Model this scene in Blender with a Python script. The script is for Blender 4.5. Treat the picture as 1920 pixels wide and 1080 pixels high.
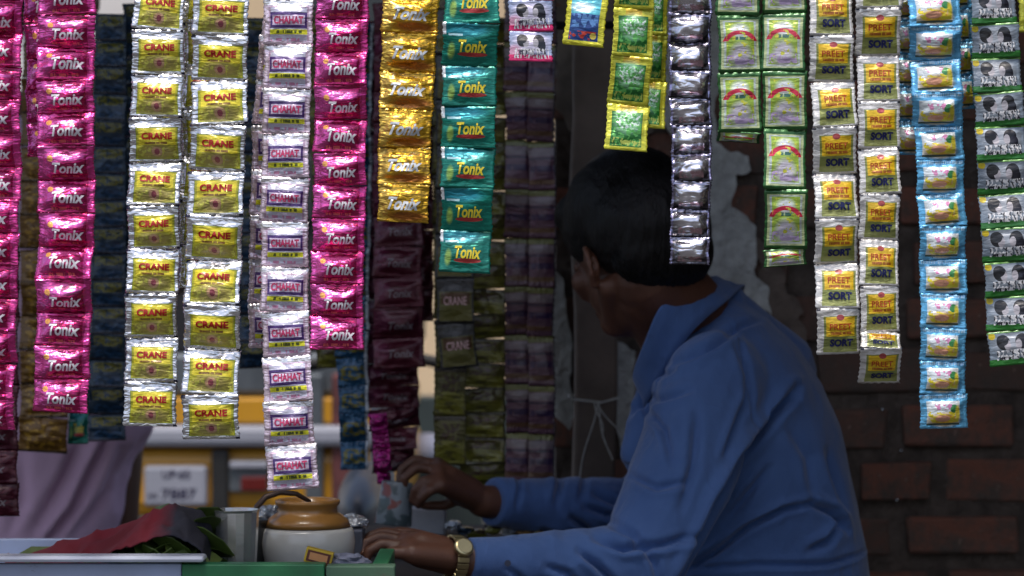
import bpy, bmesh, math, random
import numpy as np
from mathutils import Vector, Matrix, noise

for o in list(bpy.data.objects): bpy.data.objects.remove(o)
S = bpy.context.scene
R = math.radians
C = bpy.data.collections.new('kiosk'); S.collection.children.link(C)

# ------------------------------------------------------------------ camera, sky, sun, exposure
CZ = 1.0
T = 18.0/85.0
cam = bpy.data.cameras.new('camera'); co = bpy.data.objects.new('camera', cam); C.objects.link(co)
cam.lens = 85; cam.sensor_width = 36; cam.clip_start = 0.05; cam.clip_end = 500
co.location = (0, 0, CZ); co.rotation_euler = (R(90), 0, 0)
cam.dof.use_dof = True; cam.dof.focus_distance = 2.92; cam.dof.aperture_fstop = 6.2
S.camera = co
w = bpy.data.worlds.new('World'); S.world = w; w.use_nodes = True
nt = w.node_tree; bg = nt.nodes['Background']
sky = nt.nodes.new('ShaderNodeTexSky'); sky.sky_type = 'NISHITA'; sky.sun_disc = False
sky.sun_elevation = R(71); sky.sun_rotation = R(195); sky.dust_density = 4; sky.air_density = 1.0; sky.ozone_density = 1.0
nt.links.new(sky.outputs[0], bg.inputs[0]); bg.inputs[1].default_value = 0.10
sun = bpy.data.lights.new('sun', 'SUN'); so = bpy.data.objects.new('sun', sun); C.objects.link(so)
sun.energy = 1.5; sun.angle = R(14); sun.color = (1.0, 0.96, 0.9)
# sunlight comes from behind the camera, high and a little to the left
sd = Vector((-math.sin(R(15))*math.cos(R(71)), -math.cos(R(15))*math.cos(R(71)), math.sin(R(71))))
so.rotation_euler = sd.to_track_quat('Z', 'Y').to_euler(); so.location = sd*20
S.view_settings.view_transform = 'Standard'; S.view_settings.look = 'None'
S.view_settings.exposure = 0.78; S.view_settings.gamma = 1; S.view_settings.use_curve_mapping = False
S.render.engine = 'CYCLES'

def P(px, py, Y):
    """point of the place seen at a pixel of the photograph (1920 wide) at distance Y"""
    return Vector(((px-960)/960*T*Y, Y, CZ+(540-py)/960*T*Y))
def U(px, Y): return px/960*T*Y      # pixels to metres at distance Y

# ------------------------------------------------------------------ materials
def new_mat(name):
    m = bpy.data.materials.new(name); m.use_nodes = True
    n = m.node_tree; b = n.nodes['Principled BSDF']
    return m, n, b
def N(n, typ, **kw):
    x = n.nodes.new(typ)
    for k, v in kw.items(): setattr(x, k, v)
    return x
def setin(n, x, i, v):
    if hasattr(v, 'links') or isinstance(v, bpy.types.NodeSocket): n.links.new(v, x.inputs[i])
    else: x.inputs[i].default_value = v
def math_(n, op, a, b=0.0):
    x = N(n, 'ShaderNodeMath', operation=op); setin(n, x, 0, a); setin(n, x, 1, b); return x.outputs[0]
def noise_(n, vec, scale, detail=3, rough=.5):
    x = N(n, 'ShaderNodeTexNoise'); x.inputs['Scale'].default_value = scale
    x.inputs['Detail'].default_value = detail; x.inputs['Roughness'].default_value = rough
    if vec is not None: n.links.new(vec, x.inputs['Vector'])
    return x.outputs['Fac']
def mapping_(n, vec, sc=(1,1,1), loc=(0,0,0), rot=(0,0,0)):
    x = N(n, 'ShaderNodeMapping'); n.links.new(vec, x.inputs[0])
    x.inputs['Scale'].default_value = sc; x.inputs['Location'].default_value = loc; x.inputs['Rotation'].default_value = rot
    return x.outputs[0]
def mixc(n, fac, a, b):
    x = N(n, 'ShaderNodeMix', data_type='RGBA')
    setin(n, x, 0, fac); setin(n, x, 6, a if isinstance(a, bpy.types.NodeSocket) else (*a, 1)); setin(n, x, 7, b if isinstance(b, bpy.types.NodeSocket) else (*b, 1))
    return x.outputs[2]
def ramp_(n, f, lo, hi):
    x = N(n, 'ShaderNodeMapRange'); n.links.new(f, x.inputs[0]); x.inputs[1].default_value = lo; x.inputs[2].default_value = hi
    return x.outputs[0]
def bump_(n, b, h, strength=.3, dist=.01):
    x = N(n, 'ShaderNodeBump'); x.inputs['Strength'].default_value = strength; x.inputs['Distance'].default_value = dist
    n.links.new(h, x.inputs['Height']); n.links.new(x.outputs[0], b.inputs['Normal'])
def plain(name, col, rough=.6, metal=0, var=.25, scale=30, bump=.2, bdist=.002, col2=None, coat=0):
    m, n, b = new_mat(name)
    tc = N(n, 'ShaderNodeTexCoord').outputs['Object']
    f = noise_(n, tc, scale, 5, .6)
    c2 = col2 if col2 else tuple(c*(1-var) for c in col)
    n.links.new(mixc(n, ramp_(n, f, .35, .65), col, c2), b.inputs['Base Color'])
    b.inputs['Roughness'].default_value = rough; b.inputs['Metallic'].default_value = metal
    b.inputs['Coat Weight'].default_value = coat
    if bump: bump_(n, b, noise_(n, tc, scale*3, 4), bump, bdist)
    return m
def foil(name, base, layers, metal=.6, rough=.3, wr=.5, spec_tint=None, ws=24.0):
    """printed foil: shapes of flat print on the packet's own UV map, crinkled by bump"""
    m, n, b = new_mat(name)
    uv = N(n, 'ShaderNodeUVMap').outputs[0]
    oi = N(n, 'ShaderNodeObjectInfo').outputs['Random']
    tc = N(n, 'ShaderNodeTexCoord').outputs['Object']
    off = N(n, 'ShaderNodeVectorMath', operation='ADD'); n.links.new(tc, off.inputs[0])
    cx = N(n, 'ShaderNodeCombineXYZ'); n.links.new(math_(n, 'MULTIPLY', oi, 9.0), cx.inputs[0]); n.links.new(math_(n, 'MULTIPLY', oi, 5.0), cx.inputs[2])
    n.links.new(cx.outputs[0], off.inputs[1]); ov = off.outputs[0]
    col = N(n, 'ShaderNodeRGB'); col.outputs[0].default_value = (*base, 1); col = col.outputs[0]
    met = N(n, 'ShaderNodeValue'); met.outputs[0].default_value = metal; met = met.outputs[0]
    wob = noise_(n, uv, 5.0, 2)
    for L in layers:
        k = L[0]
        if k in 'RS':
            u0, v0, u1, v1 = L[1:5]
            s = N(n, 'ShaderNodeVectorMath', operation='SUBTRACT'); n.links.new(uv, s.inputs[0]); s.inputs[1].default_value = ((u0+u1)/2, (v0+v1)/2, 0)
            a = N(n, 'ShaderNodeVectorMath', operation='ABSOLUTE'); n.links.new(s.outputs[0], a.inputs[0])
            d = N(n, 'ShaderNodeVectorMath', operation='DIVIDE'); n.links.new(a.outputs[0], d.inputs[0]); d.inputs[1].default_value = (abs(u1-u0)/2, abs(v1-v0)/2, 1)
            sp = N(n, 'ShaderNodeSeparateXYZ'); n.links.new(d.outputs[0], sp.inputs[0])
            mk = math_(n, 'LESS_THAN', math_(n, 'MAXIMUM', sp.outputs[0], sp.outputs[1]), 1.0)
        else:
            cu, cv, ru, rv = L[1:5]
            s = N(n, 'ShaderNodeVectorMath', operation='SUBTRACT'); n.links.new(uv, s.inputs[0]); s.inputs[1].default_value = (cu, cv, 0)
            d = N(n, 'ShaderNodeVectorMath', operation='DIVIDE'); n.links.new(s.outputs[0], d.inputs[0]); d.inputs[1].default_value = (ru, rv, 1)
            l = N(n, 'ShaderNodeVectorMath', operation='LENGTH'); n.links.new(d.outputs[0], l.inputs[0])
            ln = l.outputs['Value']
            if k == 'F': mk = ramp_(n, ln, 1.15, .6)
            elif k == 'A':   # arch band
                mk = math_(n, 'MULTIPLY', math_(n, 'LESS_THAN', ln, 1.0), math_(n, 'GREATER_THAN', ln, .72))
                sp = N(n, 'ShaderNodeSeparateXYZ'); n.links.new(s.outputs[0], sp.inputs[0])
                mk = math_(n, 'MULTIPLY', mk, math_(n, 'GREATER_THAN', sp.outputs[1], rv*.25))
            else: mk = math_(n, 'LESS_THAN', ln, 1.0)
        if k == 'S':
            fx, fy, th = L[7], L[8], L[9]
            nz = noise_(n, mapping_(n, uv, (fx, fy, 1), (u0*13+v0*7, 0, 0)), 1.0, 2)
            mk = math_(n, 'MULTIPLY', mk, math_(n, 'GREATER_THAN', nz, th))
        col = mixc(n, mk, col, L[5])
        mm = N(n, 'ShaderNodeMix', data_type='FLOAT'); n.links.new(mk, mm.inputs[0]); n.links.new(met, mm.inputs[2]); mm.inputs[3].default_value = L[6]; met = mm.outputs[0]
    hs = N(n, 'ShaderNodeHueSaturation'); n.links.new(col, hs.inputs['Color'])
    n.links.new(math_(n, 'ADD', math_(n, 'MULTIPLY', oi, .25), .87), hs.inputs['Value'])
    n.links.new(hs.outputs[0], b.inputs['Base Color']); n.links.new(met, b.inputs['Metallic'])
    n.links.new(ramp_(n, noise_(n, ov, 60, 2), 0, 1), b.inputs['Roughness'])
    rr = N(n, 'ShaderNodeMapRange'); n.links.new(noise_(n, ov, 60, 2), rr.inputs[0]); rr.inputs[3].default_value = rough*.75; rr.inputs[4].default_value = rough*1.35
    n.links.new(rr.outputs[0], b.inputs['Roughness'])
    b.inputs['Coat Weight'].default_value = .5; b.inputs['Coat Roughness'].default_value = .16
    # crinkles: ridged noise, long across the packet, plus fine crackle
    w1 = noise_(n, mapping_(n, ov, (ws, ws, ws*2.6)), 1.0, 3, .55)
    ridge = math_(n, 'ABSOLUTE', math_(n, 'SUBTRACT', w1, .5))
    w2 = noise_(n, mapping_(n, ov, (ws*3, ws*3, ws*2.2)), 1.0, 2, .5)
    r2 = math_(n, 'ABSOLUTE', math_(n, 'SUBTRACT', w2, .5))
    bump_(n, b, math_(n, 'ADD', ridge, math_(n, 'MULTIPLY', r2, .22)), wr, .016)
    return m

SIL = (.80, .80, .84)
K = {}     # kind -> dict(mat, texts)
K['pink'] = dict(mat=foil('pink_foil', (.50, .014, .13), [
    ('F', .12, .62, .26, .55, (.85, .12, .46), .75), ('R', .87, 0, 1, 1, (.70, .05, .28), .7), ('F', .50, .74, .34, .12, (.86,.16,.52), .75),  # soft oval in the upper middle is a highlight painted into the pink
    ('E', .23, .68, .055, .085, (.95, .45, .12), .3), ('S', .25, .10, .72, .17, (.75, .12, .12), .3, 30, 2, .45)], .82, .20, .6),
    texts=[('Tonix', .55, .42, .56, .34, (.88, .85, .90), .25, .030)])
K['crane'] = dict(mat=foil('yellow_label_foil', SIL, [
    ('R', .0, .93, .075, 1.02, (.02, .02, .05), .3), ('R', .93, -.02, 1.0, .05, (.02, .02, .05), .3), ('R', .115, .07, .925, .79, (.26, .30, .03), .1), ('R', .135, .09, .905, .77, (.46, .44, .025), .12), ('R', .17, .40, .88, .76, (.76, .64, .03), .1), ('S', .15, .10, .90, .40, (.36, .32, .04), .15, 7, 7, .5),
    ('S', .28, .42, .72, .47, (.25, .12, .02), .1, 26, 2, .42), ('F', .52, .24, .34, .20, (.44, .36, .10), .1), ('E', .52, .25, .10, .115, (.60, .36, .20), .1), ('E', .52, .25, .05, .07, (.33, .08, .10), .1),
    ('S', .18, .12, .40, .36, (.62, .60, .10), .1, 9, 9, .55), ('S', .62, .12, .88, .36, (.62, .60, .10), .1, 9, 9, .55)], .92, .24, .55),
    texts=[('CRANE', .52, .60, .58, .155, (.40, .012, .01), 0, .045)])
K['chahat'] = dict(mat=foil('pale_pink_foil', (.82, .66, .76), [
    ('R', .0, .87, 1, 1.0, (.94, .90, .92), .7), ('R', .10, .06, .92, .84, (.52, .36, .48), .3), ('R', .14, .08, .88, .82, (.60, .58, .70), .3), ('R', .13, .36, .89, .71, (.07, .03, .16), .2),
    ('R', .175, .425, .845, .645, (.62, .50, .66), .2), ('R', .13, .22, .89, .33, (.72, .70, .03), .1),
    ('S', .26, .24, .78, .31, (.10, .12, .02), .1, 24, 2, .45), ('S', .14, .08, .88, .14, (.60, .25, .40), .2, 10, 2, .5)], .6, .27, .5),
    texts=[('CHAHAT', .51, .535, .60, .17, (.50, .03, .12), 0, .035)])
K['gold'] = dict(mat=foil('gold_foil', (.74, .42, .025), [
    ('F', .60, .17, .42, .15, (.45, .14, .012), .5), ('F', .1, .55, .12, .6, (.85, .55, .10), .7)], .72, .27, .8),
    texts=[('Tonix', .52, .50, .66, .34, (.66, .70, .74), .45, .035)])
K['teal'] = dict(mat=foil('teal_foil', (.0, .175, .125), [
    ('F', .35, .85, .5, .18, (.005, .20, .25), .5), ('R', 0, .72, .06, 1, (.85, .88, .88), .5), ('S', .10, .70, .36, .75, (.45, .70, .75), .3, 22, 2, .4),
    ('E', .55, .28, .27, .055, (.40, .03, .03), .3), ('F', .16, .35, .07, .2, (.25, .42, .08), .4)], .5, .30, .35),
    texts=[('Tonix', .55, .47, .52, .30, (.85, .68, .04), .2, .030)])
pair = [('E', .30, .68, .135, .22, (.008, .008, .012), .1), ('E', .38, .60, .07, .15, (.42, .40, .44), .1),
        ('E', .68, .68, .135, .22, (.008, .008, .012), .1), ('E', .61, .60, .065, .15, (.42, .40, .44), .1), ('E', .76, .52, .09, .2, (.01, .01, .02), .1),
        ('E', .29, .74, .12, .16, (.008, .008, .012), .1)]
K['couple_pink'] = dict(mat=foil('lavender_print', (.42, .50, .74), [('F', .5, .6, .5, .4, (.62, .58, .74), .2), ('F', .1, .3, .2, .25, (.7, .35, .5), .2)] + pair + [
    ('R', 0, 0, 1, .22, (.74, .02, .16), .2), ('S', .12, .10, .92, .42, (.85, .85, .88), .1, 22, 5, .5), ('S', .12, .14, .92, .40, (.03, .02, .05), .1, 26, 5, .58)], .3, .35, .3), texts=[])
K['couple_green'] = dict(mat=foil('grey_print', (.22, .27, .33), [('F', .5, .62, .42, .32, (.36, .39, .44), .2)] + pair + [
    ('R', 0, 0, 1, .20, (.02, .16, .02), .2), ('S', .15, .17, .92, .45, (.80, .80, .82), .1, 20, 7, .48), ('S', .15, .17, .92, .45, (.01, .01, .02), .1, 24, 7, .57),
    ('E', .09, .88, .07, .1, (.65, .50, .02), .1), ('R', 0, .95, 1, 1, (.10, .25, .05), .2)], .3, .35, .3), texts=[])
K['bluey'] = dict(mat=foil('blue_scene_print', (.66, .62, .03), [
    ('R', .12, .10, .84, 1.0, (.01, .05, .22), .2), ('R', .12, .62, .84, 1.0, (.10, .50, .62), .3), ('F', .4, .75, .3, .12, (.6, .8, .85), .3),
    ('S', .14, .35, .82, .62, (.10, .25, .55), .3, 9, 7, .48), ('S', .14, .12, .82, .28, (.55, .05, .03), .2, 6, 9, .52), ('E', .72, .2, .08, .06, (.75, .6, .1), .2)], .35, .3, .35), texts=[])
K['greeny'] = dict(mat=foil('green_leaf_print', (.68, .66, .05), [
    ('R', .3, .86, .7, .99, (.74, .50, .03), .3), ('R', .12, .08, .86, .84, (.01, .16, .02), .3), ('F', .5, .62, .34, .28, (.32, .62, .36), .3),
    ('S', .14, .10, .84, .80, (.10, .40, .08), .3, 11, 9, .50), ('S', .2, .45, .8, .78, (.72, .85, .78), .3, 12, 13, .56), ('S', .16, .10, .84, .26, (.55, .65, .12), .2, 14, 9, .55)], .4, .3, .35), texts=[])
K['silver'] = dict(mat=foil('silver_black_foil', (.035, .03, .04), [
    ('F', .48, .55, .44, .46, (.84, .82, .90), .95), ('S', .2, .12, .8, .3, (.55, .35, .40), .8, 9, 7, .5), ('R', 0, .90, 1, 1, (.40, .38, .50), .9), ('R', 0, 0, .06, 1, (.30, .28, .45), .9), ('R', .94, 0, 1, 1, (.30, .28, .45), .9)], .9, .2, .7, ws=15), texts=[])
K['greenwhite'] = dict(mat=foil('green_white_print', (.03, .13, .03), [
    ('R', .06, .06, .94, .92, (.52, .60, .30), .3), ('R', .12, .09, .88, .90, (.55, .62, .58), .35), ('R', .17, .12, .83, .88, (.34, .50, .06), .2),
    ('F', .5, .30, .26, .22, (.62, .58, .66), .2), ('F', .5, .72, .22, .14, (.66, .70, .70), .3), ('A', .5, .48, .42, .25, (.58, .02, .06), .1), ('S', .32, .56, .68, .62, (.05, .15, .12), .1, 16, 3, .45),
    ('S', .18, .14, .82, .30, (.52, .40, .62), .2, 12, 9, .5), ('S', .18, .25, .82, .86, (.62, .62, .06), .2, 9, 11, .6)], .4, .3, .3), texts=[])
K['sort'] = dict(mat=foil('white_gold_print', (.70, .68, .66), [
    ('R', .0, .95, .09, 1.02, (.03, .03, .05), .3), ('R', .94, .95, 1.0, 1.02, (.03, .03, .05), .3), ('R', .15, .05, .93, .83, (.24, .27, .07), .2), ('R', .20, .40, .88, .81, (.74, .47, .012), .15), ('S', .30, .44, .80, .50, (.40, .12, .01), .1, 22, 2, .42),
    ('E', .54, .80, .09, .06, (.35, .05, .05), .2), ('F', .5, .12, .4, .08, (.40, .42, .14), .2)], .35, .30, .4),
    texts=[('PREET', .54, .61, .52, .13, (.42, .05, .01), 0, .016), ('SORT', .56, .26, .54, .17, (.012, .016, .10), 0, .05)])
K['blue'] = dict(mat=foil('sky_blue_foil', (.13, .44, .72), [
    ('S', .05, .88, .95, .97, (.55, .75, .88), .4, 60, 1, .5), ('R', .13, .13, .82, .80, (.70, .76, .78), .3), ('F', .50, .26, .34, .22, (.74, .42, .03), .2),
    ('R', .13, .10, .82, .16, (.05, .08, .06), .2), ('S', .15, .18, .80, .50, (.75, .62, .04), .2, 8, 7, .5), ('E', .70, .58, .09, .12, (.05, .25, .08), .2), ('F', .78, .45, .06, .25, (.65, .55, .05), .2),
    ('S', .25, .55, .65, .72, (.65, .25, .45), .2, 12, 7, .52), ('E', .45, .3, .16, .1, (.72, .35, .22), .2)], .5, .28, .4), texts=[])
# strips along the far side of the stall, most with shade darkened into their colours
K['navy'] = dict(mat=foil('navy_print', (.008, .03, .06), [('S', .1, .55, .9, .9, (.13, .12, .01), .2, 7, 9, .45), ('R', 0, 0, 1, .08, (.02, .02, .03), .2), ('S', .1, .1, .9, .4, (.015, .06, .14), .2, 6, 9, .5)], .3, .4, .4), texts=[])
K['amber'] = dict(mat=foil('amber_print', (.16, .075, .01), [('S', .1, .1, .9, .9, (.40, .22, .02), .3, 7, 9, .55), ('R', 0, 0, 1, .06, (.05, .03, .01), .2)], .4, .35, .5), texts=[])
K['maroon'] = dict(mat=foil('shaded_maroon_foil', (.075, .004, .016), [('F', .15, .6, .2, .4, (.11, .01, .04), .4)], .4, .4, .5),
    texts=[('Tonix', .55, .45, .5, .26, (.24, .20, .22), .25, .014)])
K['crane_shaded'] = dict(mat=foil('shaded_label_foil', (.05, .05, .05), [('R', .06, .05, .94, .70, (.12, .11, .02), .2), ('R', .1, .42, .9, .68, (.09, .04, .012), .2)], .6, .4, .4),  # yellow label foil again, darkened to stand for shade
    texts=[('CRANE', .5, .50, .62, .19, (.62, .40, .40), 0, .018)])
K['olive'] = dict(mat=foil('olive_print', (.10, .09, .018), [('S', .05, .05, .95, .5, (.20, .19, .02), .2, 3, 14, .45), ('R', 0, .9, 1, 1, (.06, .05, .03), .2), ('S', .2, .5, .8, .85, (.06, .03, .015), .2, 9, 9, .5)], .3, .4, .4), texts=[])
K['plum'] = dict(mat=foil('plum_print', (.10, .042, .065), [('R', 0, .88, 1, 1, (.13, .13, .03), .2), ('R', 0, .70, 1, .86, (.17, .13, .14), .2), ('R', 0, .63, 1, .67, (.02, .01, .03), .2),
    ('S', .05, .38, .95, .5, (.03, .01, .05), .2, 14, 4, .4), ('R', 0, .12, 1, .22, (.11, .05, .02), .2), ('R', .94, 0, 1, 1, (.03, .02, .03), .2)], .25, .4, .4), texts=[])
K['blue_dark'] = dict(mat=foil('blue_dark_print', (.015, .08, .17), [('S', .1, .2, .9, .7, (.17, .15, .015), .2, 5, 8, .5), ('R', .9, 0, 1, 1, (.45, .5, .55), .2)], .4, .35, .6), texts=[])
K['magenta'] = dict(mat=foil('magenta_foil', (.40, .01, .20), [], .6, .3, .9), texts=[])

TXM = {}
def text_mat(col):
    if col not in TXM: TXM[col] = plain('ink', col, .35, .1, .1, 40, 0)
    return TXM[col]

# ------------------------------------------------------------------ helpers
def tag(o, label, cat, group=None, kind=None):
    if label: o['label'] = label
    if cat: o['category'] = cat
    if group: o['group'] = group
    if kind: o['kind'] = kind
    return o
def empty(name, loc, label=None, cat=None, group=None):
    o = bpy.data.objects.new(name, None); C.objects.link(o); o.location = loc; o.empty_display_size = .05
    return tag(o, label, cat, group)
def link(name, me, m=None, parent=None, loc=None):
    o = bpy.data.objects.new(name, me); C.objects.link(o)
    if m is not None and not me.materials: me.materials.append(m)
    if parent is not None:
        o.parent = parent
    if loc is not None: o.location = loc
    return o
def bm_obj(name, bm, m, parent=None, smooth=False, origin=None):
    """the bmesh is in world coordinates; the parent may stand anywhere (parents here never rotate)"""
    me = bpy.data.meshes.new(name)
    base = Vector((0,0,0))
    p = parent
    while p is not None: base = base + p.location; p = p.parent
    org = Vector(origin) if origin is not None else base
    for v in bm.verts: v.co -= org
    bm.normal_update(); bm.to_mesh(me); bm.free()
    if smooth:
        me.polygons.foreach_set('use_smooth', [True]*len(me.polygons))
    o = link(name, me, m, parent); o.location = org-base
    return o
def box(bm, lo, hi, bev=0, rot=None):
    r = bmesh.ops.create_cube(bm, size=1)
    lo = Vector(lo); hi = Vector(hi); c = (lo+hi)/2; s = hi-lo
    for v in r['verts']: v.co = Vector((v.co.x*s.x, v.co.y*s.y, v.co.z*s.z))
    if bev:
        es = list({e for v in r['verts'] for e in v.link_edges})
        q = bmesh.ops.bevel(bm, geom=es, offset=bev, segments=2, profile=.5, affect='EDGES')
        vs = [v for v in bm.verts if v.is_valid and v in set(q['verts'])] 
        vs = list({v for f in q['faces'] for v in f.verts} | {v for v in q['verts']})
        # include every vertex of the connected island
        seen = set(vs); st = list(vs)
        while st:
            v = st.pop()
            for e in v.link_edges:
                u = e.other_vert(v)
                if u not in seen: seen.add(u); st.append(u)
        vs = list(seen)
    else: vs = r['verts']
    M = Matrix.Translation(c) @ (rot.to_4x4() if rot else Matrix.Identity(4))
    for v in vs: v.co = M @ v.co
    return vs
def box_obj(name, lo, hi, m, parent=None, bev=.003, rot=None):
    bm = bmesh.new(); box(bm, lo, hi, bev, rot); return bm_obj(name, bm, m, parent)
def lathe(bm, prof, c, seg=40, axis=None):
    """prof: (radius, height) pairs, closed by capping both ends"""
    rings = []
    q = axis.to_track_quat('Z', 'Y').to_matrix() if axis is not None else Matrix.Identity(3)
    for r, h in prof:
        rings.append([bm.verts.new(Vector(c)+q @ Vector((r*math.cos(a), r*math.sin(a), h))) for a in [2*math.pi*i/seg for i in range(seg)]])
    for A, B in zip(rings, rings[1:]):
        for i in range(seg): bm.faces.new((A[i], A[(i+1) % seg], B[(i+1) % seg], B[i]))
    bm.faces.new(rings[0][::-1]); bm.faces.new(rings[-1])
def tube(bm, pts, r, seg=8):
    pts = [Vector(p) for p in pts]; rings = []
    for i, p in enumerate(pts):
        d = (pts[min(i+1, len(pts)-1)]-pts[max(i-1, 0)]).normalized()
        a = d.orthogonal().normalized() if i == 0 else (a-d*a.dot(d)).normalized()
        b = d.cross(a); rr = r[i] if isinstance(r, (list, tuple)) else r
        rings.append([bm.verts.new(p+(a*math.cos(t)+b*math.sin(t))*rr) for t in [2*math.pi*k/seg for k in range(seg)]])
    for A, B in zip(rings, rings[1:]):
        for i in range(seg): bm.faces.new((A[i], A[(i+1) % seg], B[(i+1) % seg], B[i]))
    bm.faces.new(rings[0][::-1]); bm.faces.new(rings[-1])
def cap(bm, a, b, ra, rb, seg=18):
    """tapered capsule"""
    a = Vector(a); b = Vector(b); d = b-a; L = d.length
    q = d.to_track_quat('Z', 'Y').to_matrix() if L > 1e-6 else Matrix.Identity(3)
    prof = [(ra*math.cos(t), ra*math.sin(t)) for t in [R(x) for x in (-88, -65, -40, -18, 0)]]
    prof += [(rb*math.cos(t), L+rb*math.sin(t)) for t in [R(x) for x in (0, 18, 40, 65, 88)]]
    rings = []
    for r, h in prof:
        rings.append([bm.verts.new(a+q @ Vector((r*math.cos(k), r*math.sin(k), h))) for k in [2*math.pi*i/seg for i in range(seg)]])
    for A, B in zip(rings, rings[1:]):
        for i in range(seg): bm.faces.new((A[i], A[(i+1) % seg], B[(i+1) % seg], B[i]))
    bm.faces.new(rings[0][::-1]); bm.faces.new(rings[-1])
def ell(bm, c, ax, frame=None, seg=28):
    r = bmesh.ops.create_uvsphere(bm, u_segments=seg, v_segments=seg//2, radius=1)
    F = frame if frame is not None else Matrix.Identity(3)
    for v in r['verts']: v.co = Vector(c) + F @ Vector((v.co.x*ax[0], v.co.y*ax[1], v.co.z*ax[2]))
def loft(bm, rings, seg=40):
    """rings: (cx, cy, cz, rx, ry, yaw)"""
    rr = []
    for cx, cy, cz, rx, ry, yaw in rings:
        cs, sn = math.cos(yaw), math.sin(yaw); row = []
        for i in range(seg):
            t = 2*math.pi*i/seg; x = rx*math.cos(t); y = ry*math.sin(t)
            row.append(bm.verts.new((cx+x*cs-y*sn, cy+x*sn+y*cs, cz)))
        rr.append(row)
    for A, B in zip(rr, rr[1:]):
        for i in range(seg): bm.faces.new((A[i], A[(i+1) % seg], B[(i+1) % seg], B[i]))
    bm.faces.new(rr[0][::-1]); bm.faces.new(rr[-1])
def fuse(bm, voxel, smooth_it=6, fac=.5):
    """join overlapping closed shapes into one continuous surface"""
    bmesh.ops.recalc_face_normals(bm, faces=bm.faces)
    me = bpy.data.meshes.new('tmp'); bm.to_mesh(me); bm.free()
    o = bpy.data.objects.new('tmp', me); S.collection.objects.link(o)
    m = o.modifiers.new('r', 'REMESH'); m.mode = 'VOXEL'; m.voxel_size = voxel
    s = o.modifiers.new('s', 'SMOOTH'); s.iterations = smooth_it; s.factor = fac
    dg = bpy.context.evaluated_depsgraph_get(); dg.update()
    out = bpy.data.meshes.new_from_object(o.evaluated_get(dg))
    bpy.data.objects.remove(o)
    return out
def mesh_obj(name, me, m, parent, smooth=True):
    base = parent.location if parent is not None else Vector((0,0,0))
    me.transform(Matrix.Translation(-base))
    me.polygons.foreach_set('use_smooth', [smooth]*len(me.polygons))
    me.materials.clear(); me.name = name
    return link(name, me, m, parent)

# ------------------------------------------------------------------ ground and street
asphalt = plain('asphalt', (.055, .053, .052), .85, 0, .4, 6, .4, .01)
bm = bmesh.new(); vs = [bm.verts.new(v) for v in ((-150, -60, 0), (150, -60, 0), (150, 250, 0), (-150, 250, 0))]; bm.faces.new(vs)
tag(bm_obj('ground', bm, asphalt), None, None, None, 'structure')

peach = plain('peach_plaster', (.74, .55, .34), .8, 0, .12, 1.2, .2, .01)
cream = plain('white_plaster', (.75, .73, .72), .8, 0, .1, 1.2, .2, .01)
darkglass = plain('dark_glass', (.03, .035, .04), .15, 0, .2, 3, 0)
t = empty('building', (0, 17, 0), 'bright peach building across the street, seen in the gap beside the maroon packets', 'building')
box_obj('wall', (-2.1, 17, 0), (7, 22, 7.0), peach, t, .02)
for i in range(4):
    for zz in (2.6, 4.8):
        x0 = -1.6+i*2.1
        wn = box_obj('window', (x0, 16.93, zz), (x0+1.0, 16.998, zz+1.2), cream, t, .01)
        box_obj('pane', (x0+.07, 16.90, zz+.07), (x0+.93, 16.928, zz+1.13), darkglass, wn, .004)
t = empty('building', (-6, 18, 0), 'white building across the street, behind the top of the left strips', 'building')
box_obj('wall', (-10, 18, 0), (-2.3, 23, 6.4), cream, t, .02)
for i in range(3):
    x0 = -9.2+i*2.4
    wn = box_obj('window', (x0, 17.93, 3.0), (x0+1.1, 17.998, 4.3), peach, t, .01)
    box_obj('pane', (x0+.07, 17.90, 3.07), (x0+1.03, 17.928, 4.23), darkglass, wn, .004)
wallm = plain('dark_green_paint', (.03, .045, .045), .7, 0, .3, 5, .3, .01)
t = box_obj('low_wall', (-1.2, 12.0, 0), (3.2, 12.2, .46), wallm, None, .01)
tag(t, 'low dark green wall in front of the peach building', 'wall')
q = P(797, 815, 9.2); zc = P(0, 862, 9.2).z
tag(box_obj('crate', (q.x-.22, 9.1, 0), (q.x+.22, 9.4, zc-.001), wallm, None, .01), 'dark crate on the road under the white sack', 'crate')
bm = bmesh.new()
loft(bm, [(q.x, 9.25, zc, .06, .09, 0), (q.x, 9.25, zc+.03, .065, .10, 0), (q.x, 9.25, q.z-.01, .055, .08, 0), (q.x+.01, 9.25, q.z, .03, .04, 0)], 24)
tag(bm_obj('sack', bm, plain('white_sack', (.50, .50, .60), .7, 0, .2, 18, .5, .01), None, True), 'small white sack on a dark crate on the road, beyond the maroon packets', 'sack')

# ------------------------------------------------------------------ auto rickshaw in the street
RY = 8.0
rk = empty('auto_rickshaw', (P(445, 0, RY).x, RY+1.2, 0), 'yellow and black auto rickshaw with a white number plate parked behind the stall', 'auto rickshaw')
yel = plain('yellow_paint', (.58, .28, .015), .4, 0, .12, 3, .1, .003, coat=.3)
blk = plain('black_canvas', (.012, .012, .016), .8, 0, .3, 8, .4, .004)
rub = plain('black_rubber', (.015, .015, .016), .7, 0, .3, 12, .2)
whp = plain('white_paint', (.33, .34, .40), .4, 0, .12, 4, .1)
chrome = plain('bright_metal', (.55, .56, .58), .25, 1, .2, 8, .1)
redp = plain('red_lens', (.14, .012, .010), .25, 0, .2, 8, .1, coat=.5)
grey = plain('grey_metal', (.16, .18, .20), .45, .6, .3, 8, .2)
xl, xr = P(130, 0, RY).x, P(760, 0, RY).x
def zR(py): return P(0, py, RY).z
bm = bmesh.new(); box(bm, (xl, RY, .24), (xr, RY+1.5, zR(838)), .05)
body = bm_obj('body', bm, yel, rk)
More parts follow.
